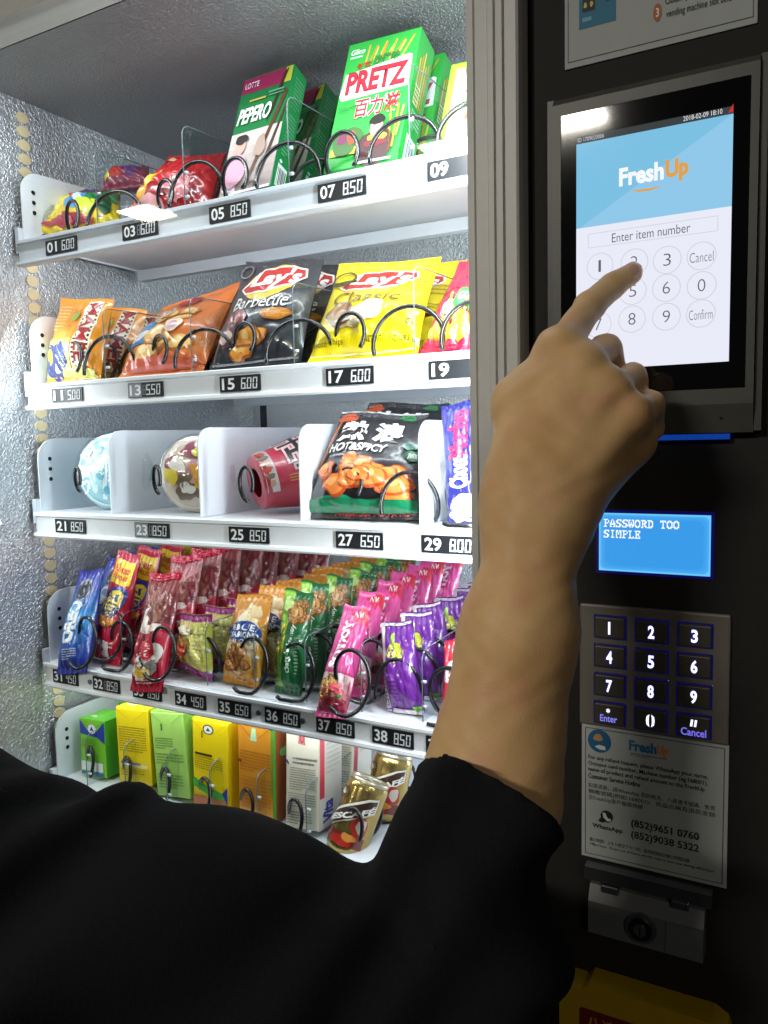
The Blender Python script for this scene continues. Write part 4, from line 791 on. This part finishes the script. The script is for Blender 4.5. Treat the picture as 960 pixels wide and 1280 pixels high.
# keypad
x0, x1, z0, z1 = quad((724, 754), (914, 769), (911, 925), (724, 912), -.003)
m = MB(); m.bbox(x0, x1, -.003, .0005, z0, z1, pm('66625a', 'alu'), r=.0016)
kp = m.build('keypad', vm, (x0, 0, z0))
xs = [P(q, w_, -.003).x for q, w_ in ((763, 783), (815, 790), (869, 794))]
zs = [np.mean([P(a, b, -.003).z for a, b in l]) for l in (((763, 783), (815, 790), (869, 794)), ((763, 820), (815, 826), (869, 832)), ((763, 856), (815, 863), (869, 870)), ((763, 892), (815, 899), (869, 907)))]
KM = pm('454139', 'alu'); names = ['1', '2', '3', '4', '5', '6', '7', '8', '9', 'E', '0', 'C']
KW, KH = .0205, .0148
m = MB()
for i in range(12):
    cx_, cz_ = xs[i % 3], zs[i // 3]; m.bbox(cx_ - KW / 2 - .0012, cx_ + KW / 2 + .0012, -.0034, -.0022, cz_ - KH / 2 - .0012, cz_ + KH / 2 + .0012, em('1a1a80', .22), r=.0005)
m.build('key_surround', kp, (x0, 0, z0))
for i, nme in enumerate(names):
    cx_, cz_ = xs[i % 3], zs[i // 3]
    m = MB(); m.bbox(cx_ - KW / 2, cx_ + KW / 2, -.0062, -.0028, cz_ - KH / 2, cz_ + KH / 2, KM, r=.0009)
    S, su, sv = plane_S(Vector((cx_ - KW / 2, -.0062, cz_ - KH / 2)), Vector((KW, 0, 0)), Vector((0, 0, KH)))
    if nme in 'EC':
        it = [T('✱', (.40, .58, .54, .80), 'dfe4ff', .0), T('Enter', (.2, .14, .78, .48), '8f8cff', .02)] if nme == 'E' else [G([(.40, .52), (.47, .52), (.50, .84), (.43, .84)], 'dfe4ff'), G([(.52, .52), (.59, .52), (.62, .84), (.55, .84)], 'dfe4ff'), T('Cancel', (.12, .08, .90, .44), '8078ff', .02)]
    elif nme == '0': it = [('S', [G([(.47, .2), (.38, .3), (.36, .5), (.38, .7), (.47, .8), (.45, .62), (.45, .38)], 'e6eaff'), G([(.53, .2), (.62, .3), (.64, .5), (.62, .7), (.53, .8), (.55, .62), (.55, .38)], 'e6eaff')])]
    else: it = [T(nme, (.40, .2, .60, .8), 'e6eaff', .03)]
    glow = [T(nme, (.385, .17, .615, .83), '2a22b8', .075)] if nme not in 'EC0' else []
    draw(m, glow + it, S, su, sv, L=None, base=.00012, step=.00008, matf=lambda h: em(h, 1.6 if h[0] in 'de' else .8)); m.keep = True
    m.build('key', kp, (cx_, -.003, cz_))
# lock box under the notice
LM = pm('5a5c5c', 'alu')
a, b = P(733, 1084, -.006), P(891, 1112, -.006)
m = MB(); m.box(a.x, b.x, -.012, -.0005, P(812, 1112, -.006).z, P(812, 1096, -.006).z, pm('7b7f82', 'metal')); m.build('cover_strip', vm, a)
a, b = P(736, 1122, -.014), P(880, 1150, -.014); zt_, zb_ = P(806, 1128, -.014).z, P(806, 1182, -.014).z
m = MB(); m.prism([(-.0006, zt_ + .004), (-.010, zt_ + .002), (-.016, zt_ - .008), (-.016, zb_), (-.0006, zb_)], 'x', a.x, b.x, LM); lb = m.build('lock_box', vm, (a.x, 0, zb_))
c = P(801, 1160, -.017); m = MB()
for r_, y_ in ((.0105, -.0185), (.0078, -.0200), (.0042, -.0212)):
    m.prism([(c.x + r_ * math.cos(t), c.z + r_ * math.sin(t)) for t in np.linspace(0, 6.283, 29)[:-1]], 'y', -.0155, y_, pm('8c8f90' if r_ != .0078 else '3a3c3d', 'metal'))
m.box(c.x - .0006, c.x + .0006, -.0214, -.0205, c.z - .003, c.z + .003, BLACK)
m.build('lock_cylinder', lb, c)
m = MB(); m.box(P(832, 1170, -.0164).x, b.x - .001, -.0168, -.0161, zb_ + .001, zt_ - .009, pm('5c5f60', 'paper')); m.build('tape_patch', lb, (b.x, -.0165, zb_))
for px in (762, 850):
    q = P(px, 1112 + (px - 762) * .22, -.012); m = MB(); m.bbox(q.x - .006, q.x + .006, -.0135, -.0005, q.z - .003, q.z + .003, pm('808487', 'metal'), r=.001); m.build('hinge', vm, q)
# notices
def notice(x0, x1, z0, z1, items, label, name='paper_notice'):
    m = MB(); m.bbox(x0, x1, -.0012, -.0003, z0, z1, pm('a4a9a8', 'paper'), r=.0002, seg=1)
    S, su, sv = plane_S(Vector((x0, -.0012, z0)), Vector((x1 - x0, 0, 0)), Vector((0, 0, z1 - z0)))
    draw(m, items, S, su, sv, 'paper', L=None, base=.00008, step=.00003); m.keep = True
    return tag(m.build(name, None, (x0, 0, z0)), label, 'notice')
x0, x1, z0, z1 = quad((724, 906), (911, 935), (907, 1110), (726, 1078), -.006)
INK = '23262b'
it = fr(.025, .025, .975, .975, .006, .006, '4a4d50') + [E(.13, .885, .085, .085, '1d5f86'), blob(.12, .91, .03, .03, 'b88a5a', 3), blob(.14, .84, .04, .015, 'd8d8d0', 5), T('Fresh', (.34, .855, .53, .93), '1f6fa0', .04), T('Up', (.535, .84, .61, .93), 'd8803a', .05), Q(.35, .832, .60, .838, '3a6a8a'), fine(.35, .815, .6, .828, 1, '4a4d50', 3)[0],
      T('For any refund request, please WhatsApp your name,', (.05, .735, .87, .775), INK, .01), T('Octopus card number, Machine number (eg.168001),', (.05, .69, .87, .73), INK, .01), T('name of product and refund amount to the FreshUp', (.05, .645, .85, .685), INK, .01), T('Customer Service Hotline', (.05, .60, .42, .637), INK, .01),
      T('如需退款，請WhatsApp 您的姓名、八達通卡號碼、售賣', (.05, .525, .92, .565), INK, .0), T('機機號碼(例如:168001)、貨品名稱及退款金額', (.05, .48, .92, .52), INK, .0), T('至FreshUp客戶服務熱線', (.05, .435, .44, .475), INK, .0),
      E(.185, .335, .045, .045, INK), blob(.15, .30, .02, .02, INK, 3), G([(.155, .36), (.175, .36), (.185, .335), (.20, .32), (.215, .325), (.215, .305), (.19, .30), (.16, .325)], 'd5d8d4'), T('WhatsApp', (.08, .225, .30, .268), INK, .02),
      T('(852)9651 0760', (.36, .285, .82, .355), INK, .02), T('(852)9038 5322', (.36, .20, .82, .27), INK, .02), T('辦公時間：上午九時至下午六時，其他時間將於辦公時間回覆', (.06, .125, .76, .155), INK, 0), T('Office hour : If sent out of hours, we will reply to your text during office hour', (.06, .09, .92, .115), INK, 0)]
notice(x0, x1, z0, z1, it, 'white refund notice with phone numbers stuck below the metal keypad')
x0, x1, z0 = P(706, 60, -.001).x, P(947, 20, -.001).x, (P(706, 83, -.001).z + P(947, 34, -.001).z) / 2
zu = z0 + .17; H_ = zu - z0; W_ = x1 - x0
def nv(px, py):
    p = P(px, py, -.001); return (p.x - x0) / W_, (p.z - z0) / H_
a, b = nv(724, 38), nv(770, 20)
it = fr(.018, .022, .982, .98, .004, .004, '3a3d40') + [Q(a[0], a[1], b[0], .7, '2d7391'), Q(a[0] + .02, a[1] + .06, a[0] + .09, a[1] + .11, '23302c'), ('S', [blob(a[0] + .035, a[1] + .085, .008, .012, 'd8b86a', 3), blob(a[0] + .07, a[1] + .085, .008, .012, 'd8b86a', 4)]), blob(b[0] - .05, a[1] + .09, .015, .012, '1d4a5c', 5), Q(a[0] + .02, a[1] + .025, a[0] + .07, a[1] + .04, '6da8bc'), Q(a[0] + .02, a[1] + .13, a[0] + .12, a[1] + .3, '24342f'),
      Q(b[0], a[1] + .10, b[0] + .17, a[1] + .105, '4a4f8a')]
u, v = nv(822, 16)
it += [E(u, v, .022, .032, 'a8633c'), T('3', (u - .008, v - .016, u + .008, v + .016), 'f0e8e0', .02), T('Obtain your product from', (u + .04, v + .012, .90, v + .045), INK, 0), T('vending machine slot below', (u + .045, v - .034, .90, v - .001), INK, 0), T('2', (u - .008, v + .2, u + .008, v + .232), INK, .02), fine(u + .04, v + .18, .9, v + .25, 2, INK, 4)[0]]
notice(x0, x1, z0, zu, it, 'white instruction notice with a blue machine drawing above the touch screen')
# yellow box at the foot of the panel
a, b = P(700, 1222, -.02), P(915, 1262, -.02); zt_ = P(745, 1214, -.02).z - .012
m = MB(); prof = [(a.x, zt_ - .30), (a.x, zt_ - .010), (a.x + .002, zt_ - .004), (a.x + .016, zt_ - .004), (a.x + .021, zt_ + .001), (b.x - .012, zt_ + .001), (b.x - .003, zt_ - .004), (b.x, zt_ - .014), (b.x, zt_ - .30)]
m.prism(prof, 'y', -.022, -.0005, pm('a8880c', 'plastic'))
q = P(724, 1258, -.0225); S, su, sv = plane_S(Vector((q.x, -.0220, q.z - .09)), Vector((.062, 0, 0)), Vector((0, 0, .09)))
draw(m, [RR(0, 0, 1, 1, '6e1712', .04, .03), T('八達通', (.08, .84, .6, .95), 'b8862a', .02), fine(.1, .6, .9, .78, 3, 'b8862a', 3)[0]], S, su, sv, 'card', L=None, base=.0002)
m.keep = True
tag(m.build('payment_box', None, (a.x, 0, zt_ - .3)), 'yellow plastic box with a dark red label under the metal lock', 'box')

# ================================================================== THE PERSON (bodies grown as one smooth surface from rounded bones)
def surface_nets(F, org, h):
    nx, ny, nz = F.shape; s = F < 0
    occ = np.zeros((nx - 1, ny - 1, nz - 1), np.int8)
    for i in (0, 1):
        for j in (0, 1):
            for k in (0, 1): occ += s[i:nx - 1 + i, j:ny - 1 + j, k:nz - 1 + k]
    act = (occ > 0) & (occ < 8); ids = -np.ones(act.shape, np.int64); idx = np.argwhere(act); ids[act] = np.arange(len(idx))
    acc = np.zeros((len(idx), 3)); cnt = np.zeros(len(idx))
    cor = [(i, j, k) for i in (0, 1) for j in (0, 1) for k in (0, 1)]
    for a in range(8):
        for b in range(a + 1, 8):
            d = np.abs(np.array(cor[a]) - np.array(cor[b]))
            if d.sum() != 1: continue
            fa = F[idx[:, 0] + cor[a][0], idx[:, 1] + cor[a][1], idx[:, 2] + cor[a][2]]; fb = F[idx[:, 0] + cor[b][0], idx[:, 1] + cor[b][1], idx[:, 2] + cor[b][2]]
            x = (fa < 0) != (fb < 0); t = np.where(x, fa / np.where(x, fa - fb, 1), 0)
            p = np.array(cor[a])[None] + t[:, None] * (np.array(cor[b]) - np.array(cor[a]))[None]
            acc[x] += p[x]; cnt[x] += 1
    V = (idx + acc / cnt[:, None]) * h + org
    faces = []
    for ax in range(3):
        sl = [slice(1, -1)] * 3; sl[ax] = slice(0, -1); a = s[tuple(sl)]; sl2 = [slice(1, -1)] * 3; sl2[ax] = slice(1, None); b = s[tuple(sl2)]
        e = np.argwhere(a != b); 
        if not len(e): continue
        off = np.ones(3, int); off[ax] = 0; e = e + off
        u, v = [(1, 2), (2, 0), (0, 1)][ax]; q = []
        for du, dv in ((-1, -1), (0, -1), (0, 0), (-1, 0)):
            c = e.copy(); c[:, u] += du; c[:, v] += dv; q.append(ids[c[:, 0], c[:, 1], c[:, 2]])
        q = np.stack(q, 1); fl = s[tuple(e.T)]; q[~fl] = q[~fl][:, ::-1]; faces.append(q[(q >= 0).all(1)])
    return V, np.concatenate(faces)
def cap(X, a, b, ra, rb):                                        # round cone distance
    a, b = np.array(a), np.array(b); ab = b - a; t = np.clip(((X - a) @ ab) / (ab @ ab), 0, 1)
    return np.linalg.norm(X - a - t[..., None] * ab, axis=-1) - (ra + (rb - ra) * t)
def smin(a, b, k):
    h = np.clip(.5 + .5 * (b - a) / k, 0, 1); return b + (a - b) * h - k * h * (1 - h)
def grid(lo, hi, h):
    ax = [np.arange(l, u, h) for l, u in zip(lo, hi)]; return np.stack(np.meshgrid(*ax, indexing='ij'), -1)
def W(px, py, y): return np.array(P(px, py, y))
def organic(name, parent, V, Fq, mats, org, midx=None):
    me = bpy.data.meshes.new(name); o0 = np.array(org)
    me.from_pydata((V - o0).tolist(), [], Fq.tolist())
    for m in mats: me.materials.append(m)
    me.polygons.foreach_set('use_smooth', [True] * len(me.polygons))
    if midx is not None: me.polygons.foreach_set('material_index', midx)
    bm = bmesh.new(); bm.from_mesh(me)
    for _ in range(2): bmesh.ops.smooth_vert(bm, verts=bm.verts, factor=.5, use_axis_x=True, use_axis_y=True, use_axis_z=True)
    bmesh.ops.recalc_face_normals(bm, faces=bm.faces); bm.to_mesh(me); bm.free()
    o = bpy.data.objects.new(name, me); COL.objects.link(o); o.parent = parent
    o.location = Vector(org) - Vector(WORLD[parent.name]); return o
TIPY = -.0134
# joints: photo pixel and depth
J = dict(i_tip=W(790, 341, TIPY - .0078), i_dip=W(766, 357, -.033), i_pip=W(737, 383, -.052), i_mcp=W(699, 437, -.092),
         m_mcp=W(725, 462, -.098), m_pip=W(757, 437, -.060), m_dip=W(768, 466, -.042), m_tip=W(752, 492, -.052),
         r_mcp=W(757, 488, -.098), r_pip=W(789, 473, -.064), r_dip=W(797, 503, -.048), r_tip=W(778, 528, -.058),
         p_mcp=W(786, 520, -.094), p_pip=W(813, 506, -.068), p_dip=W(815, 535, -.054), p_tip=W(796, 556, -.062),
         wr=W(684, 640, -.118), wl=W(658, 640, -.122), t_cmc=W(650, 590, -.120), t_mcp=W(651, 505, -.098), t_ip=W(668, 478, -.062), t_tip=W(705, 470, -.040),
         el=W(598, 980, -.172), er=W(630, 1010, -.164), fl=W(642, 790, -.150), fr=W(654, 790, -.142))
hand_org = J['wr']
lo = np.min([v for v in J.values()], 0) - .06; hi = np.max([v for v in J.values()], 0) + .05
h = .0021; lo[2] = J['el'][2] - .06
X = grid(lo, hi, h)
def chain(a, b, c, d, r): return smin(smin(cap(X, J[a], J[b], r[0], r[1]), cap(X, J[b], J[c], r[1], r[2]), .004), cap(X, J[c], J[d], r[2], r[3]), .003)
palm = cap(X, J['wl'], J['i_mcp'], .0190, .0112)
for a, b, ra, rb in (('wr', 'm_mcp', .0200, .0118), ('wr', 'r_mcp', .0190, .0115), ('wr', 'p_mcp', .0180, .0112), ('wl', 'm_mcp', .0190, .0115)): palm = smin(palm, cap(X, J[a], J[b], ra, rb), .014)
mid = (J['wr'] + J['p_mcp']) / 2 + np.array([.004, .012, 0]); palm = smin(palm, cap(X, J['wr'] + np.array([.004, .008, 0]), J['p_mcp'] + np.array([.0, .016, -.014]), .016, .0135), .014)
palm = smin(palm, cap(X, J['t_cmc'], J['t_mcp'], .0165, .0120), .022)
palm = smin(palm, cap(X, J['t_mcp'], J['i_mcp'] + np.array([0, .006, -.006]), .0095, .0095), .02)
palm = smin(palm, cap(X, (J['i_mcp'] + J['p_mcp']) / 2 + np.array([-.02, .022, -.03]), J['wr'] + np.array([-.012, .012, 0]), .020, .02), .02)
thumb = smin(cap(X, J['t_mcp'], J['t_ip'], .0112, .0095), cap(X, J['t_ip'], J['t_tip'], .0095, .0075), .004)
idx_ = chain('i_mcp', 'i_pip', 'i_dip', 'i_tip', (.0102, .0090, .0080, .0070))
fm = chain('m_mcp', 'm_pip', 'm_dip', 'm_tip', (.0102, .0093, .0082, .0072))
fr_ = chain('r_mcp', 'r_pip', 'r_dip', 'r_tip', (.0098, .0088, .0078, .0068))
fp = chain('p_mcp', 'p_pip', 'p_dip', 'p_tip', (.0092, .0080, .0072, .0062))
fing = smin(smin(smin(idx_, fm, .003), fr_, .0038), fp, .0038)
fore = smin(cap(X, J['wl'], J['fl'], .0165, .0215), cap(X, J['wr'], J['fr'], .0160, .0215), .024)
fore = smin(fore, smin(cap(X, J['fl'], J['el'], .0215, .0300), cap(X, J['fr'], J['er'], .0215, .0290), .03), .02)
body = smin(smin(palm, fore, .022), thumb, .016); body = smin(body, fing, .0085)
# knuckle bumps and tendons on the back of the hand
nrm = np.array(P(700, 500, -.2)) - np.array(P(700, 500, -.1)); nrm = nrm / np.linalg.norm(nrm)
for k, (j, amp) in enumerate((('i_mcp', .0105), ('m_mcp', .0112), ('r_mcp', .0105), ('p_mcp', .0098))):
    q = J[j] + nrm * .0028; body = smin(body, np.linalg.norm(X - q, axis=-1) - amp * .95, .008)
    w0 = J[j] * .35 + (J['wr'] * .6 + J['wl'] * .4) * .65 + nrm * .0145; body = smin(body, cap(X, J[j] + nrm * .0075, w0, .0035, .0025), .012)
body += .0004 * np.sin(X[..., 0] * 310 + 2 * np.sin(X[..., 2] * 120)) * np.sin(X[..., 2] * 280)
V, Fq = surface_nets(body, lo, h)
def skin_mat():
    m = bpy.data.materials.new('skin'); m.use_nodes = True; nt = m.node_tree; b = nt.nodes['Principled BSDF']; L = nt.links.new
    tc = nt.nodes.new('ShaderNodeTexCoord'); n1 = nt.nodes.new('ShaderNodeTexNoise'); n1.inputs['Scale'].default_value = 28; n1.inputs['Detail'].default_value = 5; L(tc.outputs['Object'], n1.inputs[0])
    cr = nt.nodes.new('ShaderNodeValToRGB'); e = cr.color_ramp.elements; e[0].position = .3; e[0].color = (.54, .315, .135, 1); e[1].position = .72; e[1].color = (.66, .43, .20, 1); L(n1.outputs['Fac'], cr.inputs[0])
    n3 = nt.nodes.new('ShaderNodeTexNoise'); n3.inputs['Scale'].default_value = 42; n3.inputs['Detail'].default_value = 2; L(tc.outputs['Object'], n3.inputs[0])
    mr = nt.nodes.new('ShaderNodeMapRange'); mr.inputs[1].default_value = .5; mr.inputs[2].default_value = .75; mr.inputs[4].default_value = .55; L(n3.outputs['Fac'], mr.inputs[0])
    mx = nt.nodes.new('ShaderNodeMix'); mx.data_type = 'RGBA'; mx.inputs['B'].default_value = (.60, .29, .17, 1); L(mr.outputs[0], mx.inputs['Factor']); L(cr.outputs[0], mx.inputs['A']); L(mx.outputs['Result'], b.inputs['Base Color'])
    n2 = nt.nodes.new('ShaderNodeTexVoronoi'); n2.inputs['Scale'].default_value = 950; L(tc.outputs['Object'], n2.inputs['Vector'])
    bp = nt.nodes.new('ShaderNodeBump'); bp.inputs['Strength'].default_value = .16; bp.inputs['Distance'].default_value = .0005; L(n2.outputs['Distance'], bp.inputs['Height']); L(bp.outputs[0], b.inputs['Normal'])
    b.inputs['Roughness'].default_value = .52; b.inputs['Specular IOR Level'].default_value = .4
    b.inputs['Subsurface Weight'].default_value = .12; b.inputs['Subsurface Radius'].default_value = (1, .35, .2); b.inputs['Subsurface Scale'].default_value = .004; return m
SKIN = skin_mat()
NAIL = pm('c9a08c', 'gloss')
# nail of the pointing finger: the faces on the far back of its last bone
ctr = V[Fq].mean(1); d_ = J['i_tip'] - J['i_dip']; d_ /= np.linalg.norm(d_); up_ = nrm - d_ * (nrm @ d_); up_ /= np.linalg.norm(up_); sd2 = np.cross(d_, up_)
rel = ctr - J['i_tip']; along, hgt, side_ = rel @ d_, rel @ up_, rel @ sd2
nail = (np.abs(side_) < .0046) & (along > -.0065) & (along < .0045) & (hgt > .0025)
# head and neck, out of the frame to the left, and the trunk under the shirt
Sh = W(-120, 1155, -.34); El = W(551, 1202, -.21)
per = empty('person', (Sh[0] - .2, Sh[1] - .05, -1.15))
tag(per, 'person in black short sleeved shirt pressing the touch screen with one finger', 'person')
organic('body', per, V, Fq, [SKIN, NAIL], J['wr'], nail.astype(int).tolist())
neck = Sh + np.array([-.19, -.10, .05]); head = neck + np.array([-.02, .01, .18])
X = grid(head - .17, head + .15, .005)
f = np.array([.35, .93, 0.]); f /= np.linalg.norm(f); sdv = np.array([f[1], -f[0], 0])
loc = X - head; q = np.stack([loc @ sdv, loc @ f, loc[..., 2]], -1)
def ell(c, r): return (np.linalg.norm((q - np.array(c)) / np.array(r), axis=-1) - 1) * min(r)
hd = smin(ell((0, -.005, .02), (.074, .094, .094)), ell((0, .03, -.05), (.055, .058, .064)), .03)
hd = smin(hd, ell((0, .098, -.03), (.013, .018, .026)), .015); hd = smin(hd, ell((0, .085, .0), (.055, .012, .012)), .015); hd = smin(hd, ell((0, .083, -.068), (.024, .010, .011)), .01)
for s_ in (-1, 1):
    hd = smin(hd, ell((.076 * s_, -.005, -.02), (.010, .022, .033)), .006); hd = np.maximum(hd, -ell((.031 * s_, .098, -.008), (.014, .012, .008)))
hd = smin(hd, cap(X, head + np.array([0, -.01, -.06]), neck + np.array([0, 0, -.07]), .055, .062), .03)
V, Fq = surface_nets(hd, head - .17, .005); organic('head', per, V, Fq, [SKIN], head)
hr = np.maximum(smin(ell((0, -.012, .032), (.082, .101, .096)), ell((0, -.05, -.02), (.075, .06, .07)), .03), -ell((0, .10, -.035), (.075, .075, .085)))
hr = np.maximum(hr, -(q[..., 2] + .075)) + .0018 * np.sin(X[..., 0] * 420) * np.sin(X[..., 2] * 300)
V, Fq = surface_nets(hr, head - .17, .005); organic('hair', per, V, Fq, [pm('17120f', 'dull')], head)
# shirt: trunk, shoulder, upper arm and the sleeve that ends at the elbow
lo = np.minimum(Sh, El) + np.array([-.52, -.26, -.42]); hi = np.maximum(Sh, El) + np.array([.13, .17, .22]); h = .005
X = grid(lo, hi, h)
tr0 = neck + np.array([0, -.01, -.11]); 
sh = smin(cap(X, tr0, tr0 + np.array([-.02, 0, -.5]), .10, .135), cap(X, Sh, tr0, .070, .092), .05)
L_sh = Sh + np.array([-.36, .06, -.01]); sh = smin(sh, cap(X, L_sh, tr0, .07, .09), .06); sh = smin(sh, cap(X, L_sh, L_sh + np.array([-.05, .1, -.3]), .062, .05), .04)
arm = cap(X, Sh, El, .082, .046)
pl, pr, pm_ = W(523, 934, -.190), W(699, 1042, -.180), W(622, 950, -.240)
axs = np.cross(pr - pl, pm_ - pl); axs /= np.linalg.norm(axs)
if axs[2] < 0: axs = -axs
cuff_c = (pl + pr) / 2
dirn = (J['fl'] + J['fr']) / 2 - (J['el'] + J['er']) / 2; dirn /= np.linalg.norm(dirn)
slv = cap(X, El + np.array([.003, 0, -.01]), cuff_c + np.array([.0035, 0, 0]) + dirn * .04, .054, .0335)
sh = smin(sh, arm, .05); sh = smin(sh, slv, .016)
fold = .0055 * np.sin(X[..., 0] * 55 + X[..., 2] * 60 + 1.6 * np.sin(X[..., 1] * 30 + X[..., 2] * 25)) + .004 * np.sin(X[..., 0] * 90 - X[..., 2] * 70 + 2 * np.sin(X[..., 0] * 38))
sh = sh + fold
near = np.linalg.norm(X - cuff_c, axis=-1) < .12
pd = (X - cuff_c) @ axs
sh = sh - .0016 * np.exp(-((pd + .006) / .0045) ** 2) + .0012 * np.exp(-((pd + .016) / .003) ** 2)
sh = np.where(near, np.maximum(sh, pd), sh)
V, Fq = surface_nets(sh, lo, h)
organic('shirt', per, V, Fq, [pm('0f1013', 'cloth')], Sh)
